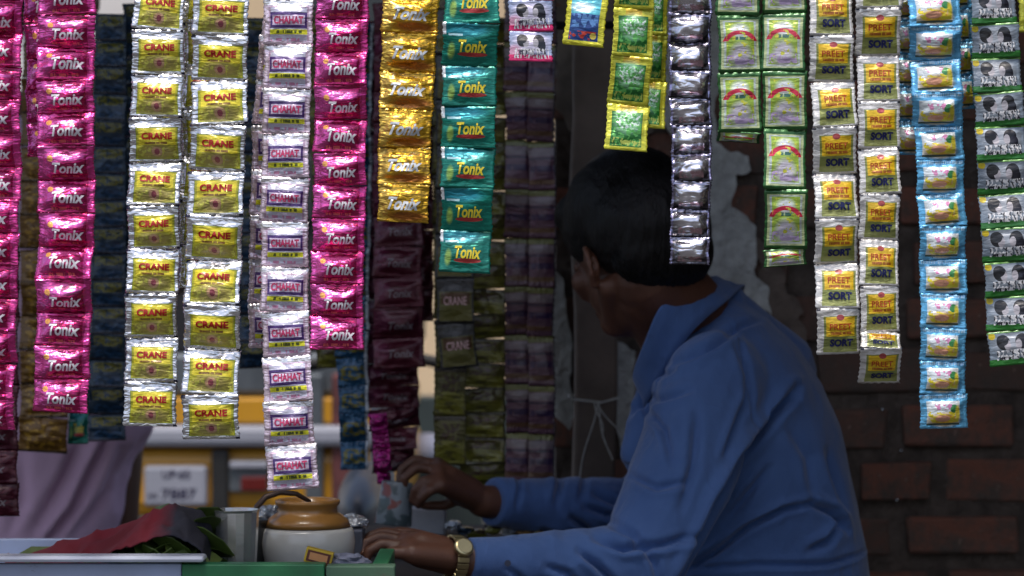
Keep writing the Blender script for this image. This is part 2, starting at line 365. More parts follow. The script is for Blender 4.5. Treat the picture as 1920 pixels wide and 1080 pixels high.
box_obj('bumper', (xl+.03, RY-.05, zR(836)), (xr-.03, RY+.02, zR(797)), whp, rk, .02)
box_obj('trim_stripe', (xl+.01, RY-.012, zR(795)), (xr-.01, RY+1.5, zR(745)), yel, rk, .01)
box_obj('lower_panel', (xl+.02, RY+.005, zR(743)), (xr-.02, RY+1.5, zR(660)), grey, rk, .02)
bm = bmesh.new(); xc = (xl+xr)/2
loft(bm, [(xc, RY+.85, z, hw, hd, 0) for z, hw, hd in ((zR(658), .0, .0),)], 4) if False else None
# canopy: rounded box with arched top
prof = []
for i in range(21):
    a = math.pi*i/20; prof.append((xc-(xr-xl)/2*math.copysign(abs(math.cos(a))**.45, math.cos(a)), 1.52+(zR(52)-1.52)*abs(math.sin(a))**.6))
prof = [(xl+.01, zR(658))]+prof+[(xr-.01, zR(658))]
A = [bm.verts.new((x, RY+.01, z)) for x, z in prof]; B = [bm.verts.new((x, RY+2.1, z)) for x, z in prof]
n_ = len(prof)
for i in range(n_): bm.faces.new((A[i], A[(i+1) % n_], B[(i+1) % n_], B[i]))
bm.faces.new(A[::-1]); bm.faces.new(B); bmesh.ops.recalc_face_normals(bm, faces=bm.faces)
can = bm_obj('canopy', bm, blk, rk)
box_obj('rear_window', (xc-.26, RY-.012, 1.22), (xc+.26, RY+.004, 1.44), darkglass, can, .01)
pl = box_obj('number_plate', (P(272, 0, RY).x, RY-.03, zR(948)), (P(390, 0, RY).x, RY+.004, zR(872)), whp, rk, .012)
lamp = box_obj('tail_light', (P(432, 0, RY).x, RY-.035, zR(922)), (P(505, 0, RY).x, RY+.004, zR(862)), grey, rk, .008)
box_obj('lens', (P(455, 0, RY).x, RY-.05, zR(918)), (P(503, 0, RY).x, RY-.034, zR(892)), redp, lamp, .004)
box_obj('reflector', (P(434, 0, RY).x, RY-.05, zR(876)), (P(504, 0, RY).x, RY-.034, zR(864)), whp, lamp, .004)
lamp = box_obj('tail_light', (P(150, 0, RY).x, RY-.035, zR(922)), (P(215, 0, RY).x, RY+.004, zR(862)), grey, rk, .008)
box_obj('lens', (P(152, 0, RY).x, RY-.05, zR(918)), (P(198, 0, RY).x, RY-.034, zR(892)), redp, lamp, .004)
box_obj('rubber_strip', (P(398, 0, RY).x, RY-.03, .26), (P(430, 0, RY).x, RY+.003, zR(842)), rub, rk, .01)
for x in (P(590, 0, RY).x, P(640, 0, RY).x):
    box_obj('side_post', (x-.03, RY-.028, .28), (x+.03, RY+.004, zR(700)), grey if x < P(600, 0, RY).x else plain('rusty_paint', (.14, .04, .04), .7, 0, .5, 9, .3), rk, .01)
for x in (xl+.04, xr-.14):
    bm = bmesh.new(); lathe(bm, [(.12, 0), (.20, .01), (.215, .05), (.20, .09), (.12, .10)], (x, RY+.45, .215), 36, Vector((1, 0, 0)))
    wh = bm_obj('wheel', bm, rub, rk, True)
    bm = bmesh.new(); lathe(bm, [(.05, -.012), (.11, -.006), (.11, .106), (.05, .112)], (x, RY+.45, .215), 28, Vector((1, 0, 0)))
    bm_obj('rim', bm, chrome, wh, True)
bm = bmesh.new(); lathe(bm, [(.12, 0), (.20, .01), (.215, .05), (.20, .09), (.12, .10)], (xc-.05, RY+2.5, .215), 36, Vector((1, 0, 0)))
wh = bm_obj('wheel', bm, rub, rk, True)
bm = bmesh.new(); cap(bm, (xc, RY+1.5, .45), (xc, RY+2.55, .45), .32, .2, 20)
bm_obj('front_cowl', bm, yel, rk, True)

def text_mesh(s, size_w, size_h, shear=0, bold=.0):
    """letters as a mesh in the XZ plane, centred, scaled to the given box"""
    cu = bpy.data.curves.new('t', 'FONT'); cu.body = s; cu.shear = shear; cu.offset = bold; cu.resolution_u = 3
    cu.align_x = 'CENTER'; cu.align_y = 'CENTER'
    o = bpy.data.objects.new('t', cu); S.collection.objects.link(o)
    dg = bpy.context.evaluated_depsgraph_get(); dg.update()
    me = bpy.data.meshes.new_from_object(o.evaluated_get(dg)); bpy.data.objects.remove(o)
    n = len(me.vertices); a = np.empty(n*3); me.vertices.foreach_get('co', a); a = a.reshape(-1, 3)
    lo, hi = a.min(0), a.max(0); c = (lo+hi)/2; s_ = hi-lo
    b = np.zeros_like(a); b[:, 0] = (a[:, 0]-c[0])/s_[0]*size_w; b[:, 2] = (a[:, 1]-c[1])/s_[1]*size_h
    me.vertices.foreach_set('co', b.ravel()); me.update()
    return me
ink = plain('plate_ink', (.02, .015, .05), .5, 0, .1, 20, 0)
for s, px, py, wpx, hpx in (('UP-65', 333, 888, 52, 17), ('7887', 338, 925, 66, 20), ('AN', 288, 928, 18, 11)):
    me = text_mesh(s, U(wpx, RY), U(hpx, RY), 0, .02)
    q = P(px, py, RY); o = link('lettering', me, ink, pl); o.location = Vector((q.x, RY-.0315, q.z))-rk.location

# ------------------------------------------------------------------ the stall: wall, post, roof, rails, counter
WY = 4.32
mortar = plain('dark_mortar', (.155, .12, .10), .95, 0, .5, 25, .8, .01)
brick_m, n, b = new_mat('old_brick')
tc = N(n, 'ShaderNodeTexCoord').outputs['Object']; oi = N(n, 'ShaderNodeObjectInfo').outputs['Random']
c = mixc(n, oi, (.33, .125, .08), (.17, .10, .078))
c = mixc(n, ramp_(n, noise_(n, tc, 13, 6, .7), .42, .62), c, (.13, .10, .082))
c = mixc(n, ramp_(n, noise_(n, tc, 55, 3, .6), .66, .74), c, (.36, .22, .17))
n.links.new(c, b.inputs['Base Color']); b.inputs['Roughness'].default_value = .9; bump_(n, b, noise_(n, tc, 70, 5, .7), .9, .006)
wx0 = P(1032, 0, WY).x
wl = empty('brick_wall', (wx0, WY, 0), 'dark old brick wall with peeling grey plaster behind the seated man', 'wall')
bm = bmesh.new(); vs = box(bm, (wx0+.01, WY+.004, 0), (1.75, WY+.20, 2.3))
fr = [f for f in bm.faces if f.normal.y < -.5]
bmesh.ops.subdivide_edges(bm, edges=list(fr[0].edges), cuts=70, use_grid_fill=True)
for v in bm.verts:
    if v.co.y < WY+.01: v.co.y += .005+.007*noise.noise(v.co*9)+.005*noise.noise(v.co*31)
bm_obj('mortar', bm, mortar, wl)
rng = random.Random(5)
bms = []
for k in range(5):
    bm = bmesh.new(); vs = box(bm, (-.098, 0, -.0365), (.098, .09, .0365), .006)
    for v in bm.verts:
        q = noise.noise_vector(v.co*22+Vector((k*7, 0, 0)))*.009; v.co += q
    me = bpy.data.meshes.new('brick'); bm.to_mesh(me); bm.free(); me.materials.append(brick_m); bms.append(me)
row = 0; z = .36
while z < 1.72:
    x = wx0+(.1 if row % 2 else -.0)
    while x < 1.15:
        o = link('brick', rng.choice(bms), None, wl)
        xx = max(x, wx0+.04) 
        o.location = (xx-wx0+(.06 if x == xx else .0), -.004+rng.uniform(-.006, .006), z+rng.uniform(-.003, .003))
        sx = rng.choice((1, 1, 1, .92, .8, .62)); o.scale = (sx, 1, rng.uniform(.86, 1.08))
        if x < wx0+.04: o.scale = (.5, 1, 1); o.location.x = .055; sx = 1
        o.rotation_euler = (0, rng.uniform(-.03, .03), rng.uniform(-.04, .04))
        x += .228-(1-sx)*.1
    z += .098; row += 1
plaster = plain('peeling_plaster', (.80, .81, .78), .9, 0, .35, 22, .9, .014, col2=(.46, .46, .44))
def slab(name, pts, Y, th, m, parent, jag=.006, seed=0):
    """irregular sheet of plaster with its own thickness and crumbled edge"""
    out = []
    P3 = [P(x, y, Y) for x, y in pts]
    for i, a in enumerate(P3):
        b_ = P3[(i+1) % len(P3)]; k = max(2, int((b_-a).length/.010))
        for j in range(k):
            q = a.lerp(b_, j/k); nv = noise.noise_vector(q*45+Vector((seed, 0, 0)))*jag*1.5+noise.noise_vector(q*14+Vector((seed, 3, 0)))*jag*3
            out.append(Vector((q.x+nv.x, Y, q.z+nv.z)))
    bm = bmesh.new(); f = [bm.verts.new(p) for p in out]
    face = bm.faces.new(f)
    if face.normal.y > 0 or True:
        bm.normal_update()
        if face.normal.y > 0: face.normal_flip()
    r = bmesh.ops.extrude_face_region(bm, geom=[face])
    for v in r['geom']:
        if isinstance(v, bmesh.types.BMVert): v.co.y += th
    bmesh.ops.recalc_face_normals(bm, faces=bm.faces)
    bmesh.ops.triangulate(bm, faces=[f for f in bm.faces if len(f.verts) > 4])
    return bm_obj(name, bm, m, parent)
PY = WY-.019
slab('plaster_patch', [(1030, 500), (1052, 520), (1066, 600), (1072, 700), (1076, 780), (1062, 812), (1036, 770), (1026, 690), (1028, 600)], PY, .03, plaster, wl, .003, 1)
slab('plaster_patch', [(1240, -60), (1345, -60), (1350, 150), (1340, 265), (1385, 285), (1420, 300), (1415, 330), (1375, 335), (1372, 395), (1400, 410), (1418, 420), (1412, 500), (1440, 530), (1445, 600), (1425, 590), (1385, 565), (1360, 560), (1330, 620), (1300, 600), (1290, 300), (1230, 200)], PY, .03, plaster, wl, .006, 2)
slab('plaster_patch', [(1145, 640), (1190, 660), (1190, 840), (1165, 850), (1148, 760)], PY, .03, plaster, wl, .004, 3)
slab('plaster_patch', [(1040, -60), (1240, -60), (1225, 250), (1130, 300), (1040, 200)], PY+.004, .03, plain('grimy_plaster', (.30, .25, .21), .9, 0, .4, 18, .6, .008), wl, .006, 4)
slab('plaster_patch', [(1395, 430), (1432, 470), (1500, 560), (1520, 690), (1470, 700), (1440, 610)], PY+.003, .03, plain('sooty_plaster', (.22, .17, .14), .9, 0, .4, 22, .8, .008), wl, .008, 6)
for q in ((1655, 768), (1682, 938), (1690, 845)):
    bm = bmesh.new(); ell(bm, P(q[0], q[1], WY-.016), (.004, .004, .004), None, 12)
    bm_obj('nail', bm, chrome, wl, True)

wood = plain('weathered_wood', (.24, .185, .15), .85, 0, .35, 9, .6, .006)
Yp = 4.12
px0, px1 = P(1073, 0, Yp).x, P(1152, 0, Yp).x
bm = bmesh.new(); box(bm, (px0, Yp, 0), (px1, Yp+.09, 2.12), .006)
bmesh.ops.subdivide_edges(bm, edges=[e for e in bm.edges if e.calc_length() > .5], cuts=30)
for v in bm.verts: v.co += noise.noise_vector(Vector((0, 0, v.co.z*5)))*.008+noise.noise_vector(Vector((0, 0, v.co.z*25)))*.002
post = tag(bm_obj('post', bm, wood, None), 'broad weathered wooden post with string tied round it, beside the brick wall', 'post')
strm = plain('pale_string', (.72, .70, .64), .9, 0, .3, 80, 0)
st = empty('string', P(1095, 752, Yp-.006), 'pale string tied round the wooden post with loose frayed ends', 'string')
bm = bmesh.new(); q = .004
zt = P(0, 750, Yp).z
tube(bm, [(px0-q, Yp-q, zt+.002), (px0+.05, Yp-q*1.4, zt-.004), (px1+q, Yp-q, zt+.003), (px1+q, Yp+.1, zt), (px0-q, Yp+.1, zt+.004), (px0-q, Yp-q, zt+.004)], .0022, 6)
bm_obj('wrap', bm, strm, st)
for (dx, dz, k) in ((-30, 150, 1), (28, 110, 2), (52, 70, 3), (10, 60, 4)):
    bm = bmesh.new(); a = P(1118, 752, Yp-.012)
    tube(bm, [a+Vector((U(dx, Yp)*s+.004*math.sin(5*s+k), -.004*s, -U(dz, Yp)*s)) for s in [i/8 for i in range(9)]], .0013, 5)
    bm_obj('loose_end', bm, strm, st)

tin = plain('dark_tin', (.06, .06, .065), .6, .3, .4, 6, .3, .004)
bm = bmesh.new(); nx = 120; rows = []
for sgn, dz in ((0, 0), (1, .006)):
    rw = []
    for y, zz in ((2.77, 2.08), (3.6, 2.12), (4.75, 2.18)):
        rw.append([bm.verts.new((-1.9+3.9*i/nx, y, zz+dz+.014*math.sin(i*1.1))) for i in range(nx+1)])
    rows.append(rw)
for rw in rows:
    for A, B in zip(rw, rw[1:]):
        for i in range(nx): bm.faces.new((A[i], A[i+1], B[i+1], B[i]))
for yy in (0, 2):
    for i in range(nx): bm.faces.new((rows[0][yy][i], rows[0][yy][i+1], rows[1][yy][i+1], rows[1][yy][i]))
bmesh.ops.recalc_face_normals(bm, faces=bm.faces)
tag(bm_obj('roof', bm, tin, None), 'corrugated tin roof over the stall', 'roof')
tag(box_obj('blocker_wall', (1.32, 1.9, 0), (1.42, 4.3, 2.3), mortar, None, .006), 'dark wall added to block light from the right, outside the picture', 'wall')  # unseen wall, added to keep skylight from the right out of the stall
for x, y, h, wh_ in ((-1.5, 2.86, 2.06, 'front left corner'), (1.25, 2.86, 2.06, 'front right corner'), (-1.5, 4.15, 2.12, 'rear left corner')):
    tag(box_obj('post', (x-.03, y-.03, 0), (x+.03, y+.03, h), wood, None, .004), 'plain wooden roof post at the '+wh_+' of the stall', 'post', 'roof posts of the stall')
bm = bmesh.new(); tube(bm, [(-1.55, 2.92, 1.42), (0, 2.92, 1.415), (1.3, 2.92, 1.42)], .006, 8)
tag(bm_obj('rail', bm, grey, None, True), 'front metal rail that the bright packet strips hang from', 'rail')
zr = P(0, 47, 3.95).z
bm = bmesh.new(); tube(bm, [(-1.55, 3.95, zr), (-.4, 3.95, zr-.004), (wx0+.1, 3.95, zr)], .007, 8)
tag(bm_obj('rail', bm, rub, None, True), 'dark rear rail that the shaded packet strips hang from', 'rail')

# counter
wood2 = plain('dark_board', (.05, .04, .035), .8, 0, .4, 12, .4, .004)
ct = empty('counter', (-.4, 3.5, 0), 'low wooden stall counter crowded with the vendor\'s things', 'counter')
box_obj('top', (-1.4, 3.03, .545), (.17, 4.06, .575), wood2, ct, .003)
for x, y in ((-1.36, 3.06), (.13, 3.06), (-1.36, 4.03), (.13, 4.03)):
    box_obj('leg', (x-.03, y-.03, 0), (x+.03, y+.03, .544), wood2, ct, .003)
box_obj('back_shelf', (-.45, 3.82, .576), (.10, 4.04, P(0, 1008, 3.83).z), wood2, ct, .003)
green = plain('green_paint', (.02, .23, .085), .45, 0, .35, 14, .25, .002)
green2 = plain('faded_green_paint', (.07, .17, .10), .6, 0, .35, 14, .25, .002)
gx0, gx1, gx2 = P(345, 0, 3.02).x, P(612, 0, 3.02).x, P(742, 0, 3.02).x
gb = empty('box', (gx0, 3.02, .50), 'green painted wooden box along the front edge of the counter', 'box')
bm = bmesh.new(); box(bm, (gx0, 3.0, .40), (gx1-.001, 3.028, P(0, 1058, 3.0).z), .002); bm_obj('front_board', bm, green, gb)
bm = bmesh.new(); box(bm, (gx1+.001, 3.0, .40), (gx2, 3.028, P(0, 1061, 3.0).z), .002); bm_obj('front_board', bm, green2, gb)
for x in (gx0+.012, gx2-.02):
    bm = bmesh.new(); box(bm, (x-.01, 3.0285, .5765), (x+.01, 3.2, P(0, 1058, 3.0).z-.002), .002); bm_obj('side_board', bm, green, gb)
lilac = plain('pale_blue_enamel', (.36, .43, .62), .35, 0, .15, 9, .15, .002, coat=.2)
rimm = plain('white_enamel', (.58, .62, .74), .3, 0, .12, 9, .1, .002, coat=.2)
tx1 = P(343, 0, 3.0).x
tr = empty('tray', (-.9, 3.1, .45), 'pale blue enamel tray with a white rim, holding the red cloth', 'tray')
bm = bmesh.new(); box(bm, (-1.25, 3.0, .46), (tx1-.002, 3.012, P(0, 1057, 3.0).z), .002); bm_obj('front_wall', bm, lilac, tr)
bm = bmesh.new(); box(bm, (-1.25, 2.985, P(0, 1055, 2.985).z), (P(385, 0, 3).x, 3.02, P(0, 1043, 2.985).z), .004); bm_obj('rim', bm, rimm, tr)
bm = bmesh.new(); box(bm, (-1.25, 3.021, .60), (P(385, 0, 3.02).x, 3.29, .612), .002); bm_obj('floor', bm, lilac, tr)
bm = bmesh.new(); box(bm, (-1.25, 3.2905, .5765), (P(385, 0, 3.02).x, 3.30, P(0, 1043, 2.985).z-.01), .002); bm_obj('back_wall', bm, lilac, tr)

for mm_, under in ((green, (.06, .06, .045)), (green2, (.10, .09, .07)), (lilac, (.16, .14, .15)), (rimm, (.22, .19, .18))):
    n = mm_.node_tree; b = n.nodes['Principled BSDF']; old = b.inputs['Base Color'].links[0].from_socket
    tc = N(n, 'ShaderNodeTexCoord').outputs['Object']
    wear = ramp_(n, noise_(n, mapping_(n, tc, (22, 22, 60)), 1, 6, .7), .60, .66)
    grime = ramp_(n, noise_(n, tc, 6, 4, .6), .35, .75)
    n.links.new(mixc(n, wear, mixc(n, math_(n, 'MULTIPLY', grime, .45), old, under), under), b.inputs['Base Color'])
# betel leaves under a red cloth
leafm = plain('betel_leaf', (.075, .12, .022), .45, 0, .4, 30, .3, .003)
lf = bpy.data.meshes.new('leaf'); bm = bmesh.new()
pts = [(0, -.05), (.022, -.035), (.034, -.008), (.030, .018), (.014, .034), (.004, .030), (0, .024), (-.004, .030), (-.014, .034), (-.030, .018), (-.034, -.008), (-.022, -.035)]
top = [bm.verts.new((x, y, .010*abs(x)/.03)) for x, y in pts]; mid = bm.verts.new((0, -.005, -.001))
bot = [bm.verts.new((x*.98, y*.98, .010*abs(x)/.03-.0012)) for x, y in pts]; mid2 = bm.verts.new((0, -.005, -.0022))
for i in range(12):
    j = (i+1) % 12; bm.faces.new((top[i], top[j], mid)); bm.faces.new((bot[j], bot[i], mid2)); bm.faces.new((top[j], top[i], bot[i], bot[j]))
bm.to_mesh(lf); bm.free(); lf.materials.append(leafm)
lp = empty('leaf_pile', (P(290, 0, 3.15).x, 3.15, .615), 'heap of green betel leaves in the tray, half covered by the red cloth', 'leaves')
for i in range(110):
    x = rng.uniform(-.17, .075); y = rng.uniform(-.10, .10)
    hmax = .012+.085*math.exp(-((x-.03)/.06)**2)*math.exp(-(y/.09)**2)
    o = link('leaf', lf, None, lp); o.location = (x, y, rng.uniform(.1, 1)*hmax); o.rotation_euler = (rng.uniform(-.6, .6)-y*4, rng.uniform(-.6, .6), rng.uniform(0, 6.3))
for i in range(90):
    x = rng.uniform(-.11, .07); y = rng.uniform(-.115, -.02)
    top_ = max(.012, .075*math.exp(-((x-.03)/.07)**2)*(1+(y+.02)/.16))
    o = link('leaf', lf, None, lp); o.location = (x, y, rng.uniform(.2, 1)*top_); o.rotation_euler = (rng.uniform(.2, 1.3), rng.uniform(-.5, .5), rng.uniform(-2.2, 2.2))
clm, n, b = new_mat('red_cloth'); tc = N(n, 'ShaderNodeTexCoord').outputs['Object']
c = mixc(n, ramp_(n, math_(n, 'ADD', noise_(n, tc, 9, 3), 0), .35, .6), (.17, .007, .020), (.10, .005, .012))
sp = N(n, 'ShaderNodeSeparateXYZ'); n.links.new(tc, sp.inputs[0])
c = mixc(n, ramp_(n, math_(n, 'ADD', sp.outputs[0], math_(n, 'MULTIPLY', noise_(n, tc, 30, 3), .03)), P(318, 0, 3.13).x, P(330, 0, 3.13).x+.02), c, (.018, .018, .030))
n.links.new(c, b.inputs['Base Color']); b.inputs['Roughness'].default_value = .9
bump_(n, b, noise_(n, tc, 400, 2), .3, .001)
ridge = [(20, 1045), (100, 1022), (170, 1000), (230, 985), (280, 962), (318, 948), (345, 946), (372, 956), (395, 985), (402, 1030), (404, 1050)]
bm = bmesh.new(); grid = []
YC = 3.13
for j in range(61):
    s = j/60*(len(ridge)-1); k = min(int(s), len(ridge)-2); f = s-k
    px = ridge[k][0]*(1-f)+ridge[k+1][0]*f; py = ridge[k][1]*(1-f)+ridge[k+1][1]*f
    q = P(px, py, YC); col = []
    for i in range(29):
        t_ = i/28*2-1
        drop = abs(t_)**1.3*(.05+ (q.z-.615)*.75)
        if t_ < 0:  # the side towards the viewer ends high so that the leaves show under it
            lift = 1.0 if px < 120 else max(.3, 1-(px-120)/150)
            drop *= lift*.8
        z_ = max(q.z-drop, .618)+.007*noise.noise(Vector((px*.03, t_*2.5, 0)))+.004*noise.noise(Vector((px*.08, t_*6, 4)))
        col.append(bm.verts.new((q.x+.006*noise.noise(Vector((px*.02, t_*2, 9))), YC+t_*.115*(1 if t_ > 0 else (1.0 if px < 180 else .75)), z_)))
    grid.append(col)
for A, B in zip(grid, grid[1:]):
    for i in range(28): bm.faces.new((A[i], A[i+1], B[i+1], B[i]))
bmesh.ops.recalc_face_normals(bm, faces=bm.faces)
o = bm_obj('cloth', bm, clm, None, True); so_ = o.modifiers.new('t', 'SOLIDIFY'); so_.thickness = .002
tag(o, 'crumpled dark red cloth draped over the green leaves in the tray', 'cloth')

# steel tumbler
steel, n, b = new_mat('brushed_steel'); tc = N(n, 'ShaderNodeTexCoord').outputs['Object']
n.links.new(mixc(n, noise_(n, tc, 40, 3), (.80, .78, .75), (.62, .62, .62)), b.inputs['Base Color']); b.inputs['Metallic'].default_value = .75; b.inputs['Roughness'].default_value = .26
bump_(n, b, noise_(n, mapping_(n, tc, (1, 1, 60)), 20, 2), .15, .001)
q = P(443, 1066, 3.16); ht = P(0, 955, 3.16).z-.577
bm = bmesh.new(); rt = U(43, 3.16); rb = U(34, 3.16)
lathe(bm, [(rb*.9, 0), (rb, .002), (rb+(rt-rb)*.5, ht*.5), (rt, ht-.003), (rt+.0012, ht), (rt-.0012, ht), (rt-.0025, ht-.004), (rb-.001, .006), (.002, .005)], (q.x, 3.16, .577), 17)
tag(bm_obj('tumbler', bm, steel, None, False), 'tall stainless steel tumbler standing left of the white pot', 'tumbler')
q = P(474, 0, 3.24)
bm = bmesh.new(); rt = U(30, 3.24)
lathe(bm, [(rt*.85, 0), (rt*.85, .002), (rt, .11), (rt, .113), (rt-.002, .112), (rt*.85-.002, .006), (.002, .005)], (q.x, 3.24, .577), 40)
tag(bm_obj('canister', bm, plain('smoked_steel', (.10, .10, .10), .3, .9, .3, 12, .1), None, True), 'small dark metal canister between the tumbler and the white pot', 'canister')
# ceramic pot
potY = 3.25; pc = P(577, 0, potY).x
zp = lambda py: P(0, py, potY).z
pt = empty('pickle_jar', (pc, potY, .577), 'squat white ceramic jar with a brown glazed neck, behind the green box', 'jar')
cer = plain('cream_glaze', (.64, .62, .58), .25, 0, .12, 8, .1, .002, coat=.5)
brg = plain('brown_glaze', (.42, .20, .05), .3, 0, .45, 10, .15, .002, coat=.5)
r = lambda px: U(px, potY)
bm = bmesh.new(); lathe(bm, [(r(58), .577), (r(66), .580), (r(80), zp(1062)), (r(87), zp(1035)), (r(89), zp(1015)), (r(86), zp(995)), (r(82), zp(988)), (r(60), zp(987))], (pc, potY, 0), 56)
bm_obj('bowl', bm, cer, pt, True)
bm = bmesh.new(); lathe(bm, [(r(60), zp(986.5)), (r(81), zp(986)), (r(76), zp(975)), (r(66), zp(966)), (r(56), zp(960)), (r(55), zp(950)), (r(60), zp(944)), (r(61), zp(938)), (r(57), zp(936)), (r(50), zp(938)), (r(48), zp(960)), (r(40), zp(970))], (pc, potY, 0), 56)
bm_obj('neck', bm, brg, pt, True)
bm = bmesh.new()
tube(bm, [P(x, y, Y_) for x, y, Y_ in ((474, 972, 3.2), (482, 950, 3.2), (498, 932, 3.205), (525, 923, 3.215), (556, 926, 3.225), (580, 940, 3.235), (590, 965, 3.25), (594, 985, 3.25))], [.0035, .004, .004, .004, .0035, .003, .003, .003], 10)
tag(bm_obj('spoon', bm, plain('dark_iron', (.09, .06, .05), .45, .6, .3, 20, .1), None, True), 'dark bent spoon handle sticking out of the brown jar neck', 'spoon')
# small glossy foil sheets beside the jar
crm = foil('crushed_silver', (.75, .78, .82), [], .95, .2, 1.0, ws=60)
def crumple(name, c, ax, m, seed, label, cat, group=None, sub=3, amp=.45):
    bm = bmesh.new(); bmesh.ops.create_icosphere(bm, subdivisions=sub, radius=1)
    uvl = bm.loops.layers.uv.new('UVMap')
    for v in bm.verts:
        d = 1+amp*noise.noise(v.co*1.7+Vector((seed*3.1, 0, 0)))+amp*.6*noise.noise(v.co*4+Vector((0, seed*2.7, 0)))
        v.co = Vector(c)+Vector((v.co.x*ax[0]*d, v.co.y*ax[1]*d, v.co.z*ax[2]*d))
    for f in bm.faces:
        for l in f.loops: l[uvl].uv = ((l.vert.co.x-c[0])*10+.5, (l.vert.co.z-c[2])*10+.5)
    return tag(bm_obj(name, bm, m, None), label, cat, group)
crumple('foil_scrap', P(655, 978, 3.34), (.026, .02, .009), crm, 1, 'crushed silver foil between the white jar and the near hand', 'foil')
crumple('foil_scrap', P(500, 962, 3.36), (.018, .02, .010), crm, 2, 'crushed silver foil behind the dark canister left of the jar', 'foil')
for c, ax, s_ in (((655, 1000, 3.34), (.018, .018, .03), 5), ((500, 990, 3.36), (.018, .018, .035), 6)):
    pass
box_obj_t = box_obj('tin', (P(628, 0, 3.33).x, 3.31, .577), (P(682, 0, 3.33).x, 3.37, P(0, 990, 3.33).z), plain('blue_grey_tin', (.12, .13, .17), .4, .5, .3, 12, .1), None, .003)
tag(box_obj_t, 'small blue grey tin hidden behind the right of the white jar', 'tin')
box_obj_t = box_obj('tin', (P(482, 0, 3.36).x, 3.34, .577), (P(522, 0, 3.36).x, 3.39, P(0, 972, 3.36).z), plain('dark_tin_box', (.08, .08, .10), .4, .5, .3, 12, .1), None, .003)
tag(box_obj_t, 'small dark tin hidden behind the left of the white jar', 'tin')
# matchbox and crumpled paper on the green box
rotm = Matrix.Rotation(R(14), 3, 'Y')
c = P(598, 1044, 3.05)
mb = empty('matchbox', c, 'small yellow packet with a dark red frame leaning on the green box', 'packet')
ymm = plain('yellow_card', (.62, .42, .03), .5, 0, .15, 40, .1); brc = plain('maroon_card', (.12, .03, .02), .5, 0, .15, 40, .1); orc = plain('orange_card', (.65, .30, .12), .5, 0, .15, 40, .1)
h = Vector((U(26, 3.05), .008, U(14, 3.05)))
bm = bmesh.new(); box(bm, c-h, c+h, .001, rotm); bm_obj('case', bm, ymm, mb)
bm = bmesh.new(); box(bm, c-Vector((h.x*.84, .0095, h.z*.74)), c+Vector((h.x*.84, .0, h.z*.74)), 0, rotm); bm_obj('frame', bm, brc, mb)
bm = bmesh.new(); box(bm, c-Vector((h.x*.66, .0105, h.z*.48)), c+Vector((h.x*.66, .0, h.z*.48)), 0, rotm); bm_obj('picture', bm, orc, mb)
crumple('paper', P(655, 1050, 3.06), (.024, .014, .0085), plain('grey_paper', (.30, .31, .40), .8, 0, .4, 90, .3), 3, 'crumpled grey printed paper on the green box below the near hand', 'paper', None, 3, .6)
# grey dome behind the jar
dc = P(672, 935, 4.9)
dm = empty('motor_scooter', (dc.x, 4.9, 0), 'dark grey rounded seat of a parked scooter behind the stall', 'scooter')
gre = plain('grey_plastic', (.085, .095, .12), .4, 0, .2, 8, .1, coat=.2)
bm = bmesh.new(); ell(bm, (dc.x, 5.15, dc.z-.03), (U(54, 4.9), .30, .085), None, 32); bm_obj('seat', bm, gre, dm, True)
bm = bmesh.new(); cap(bm, (dc.x, 5.0, .38), (dc.x, 5.5, .36), .12, .10, 24); bm_obj('body', bm, plain('black_plastic', (.015, .015, .018), .4, 0, .2, 8, .1), dm, True)
for y in (4.98, 5.95):
    bm = bmesh.new(); lathe(bm, [(.10, -.05), (.20, -.04), (.22, 0), (.20, .04), (.10, .05)], (dc.x, y, .22), 36, Vector((1, 0, 0))); bm_obj('wheel', bm, rub, dm, True)
bm = bmesh.new(); tube(bm, [(dc.x, 5.45, .34), (dc.x, 5.7, .30), (dc.x, 5.85, .5), (dc.x, 5.75, .8)], .03, 12); bm_obj('frame', bm, gre, dm, True)
bm = bmesh.new(); tube(bm, [(dc.x-.25, 5.70, .80), (dc.x-.1, 5.75, .83), (dc.x+.1, 5.75, .83), (dc.x+.25, 5.70, .80)], .014, 10); bm_obj('handlebar', bm, rub, dm, True)

# shaded odds and ends on the back shelf
shz = P(0, 1008, 3.83).z
pk = box_obj('paper_packet', P(772, 0, 3.86)-Vector((0, .0, 0)), P(772, 0, 3.86), rimm, None, 0) if False else None
bm = bmesh.new(); a = P(800, 965, 3.88)
box(bm, (a.x-U(30, 3.88), 3.86, shz+.001), (a.x+U(36, 3.88), 3.93, P(0, 953, 3.88).z), .003); 
tag(bm_obj('carton', bm, plain('white_card', (.42, .43, .48), .7, 0, .2, 20, .2), None), 'small white carton on the back shelf under the far wrist', 'carton')
for i, (x, y, wd, hh) in enumerate(((850, 985, 16, 9), (872, 995, 18, 8), (895, 1000, 20, 9), (925, 990, 18, 12), (955, 996, 16, 10), (985, 1000, 20, 8), (1010, 1000, 14, 8))):
    mm_ = (crm, K['navy']['mat'], K['olive']['mat'], K['olive']['mat'], crm, K['amber']['mat'], K['olive']['mat'])[i]
    lb = ('crushed silver packet on the back shelf below the far wrist', 'loose navy packet next to the crushed silver one on the back shelf', 'flat olive packet in the middle of the back shelf',
          'tall loose olive packet below the far cuff', 'crushed silver packet below the far blue cuff', 'loose amber packet at the right of the back shelf', 'last olive packet at the right end of the back shelf')[i]
    crumple('packet', P(x, y, 3.84)*1.0, (U(wd, 3.84), .012, max(U(hh, 3.84), .006)), mm_, 20+i, lb, 'packet', 'loose packets on the back shelf', 2, .5)

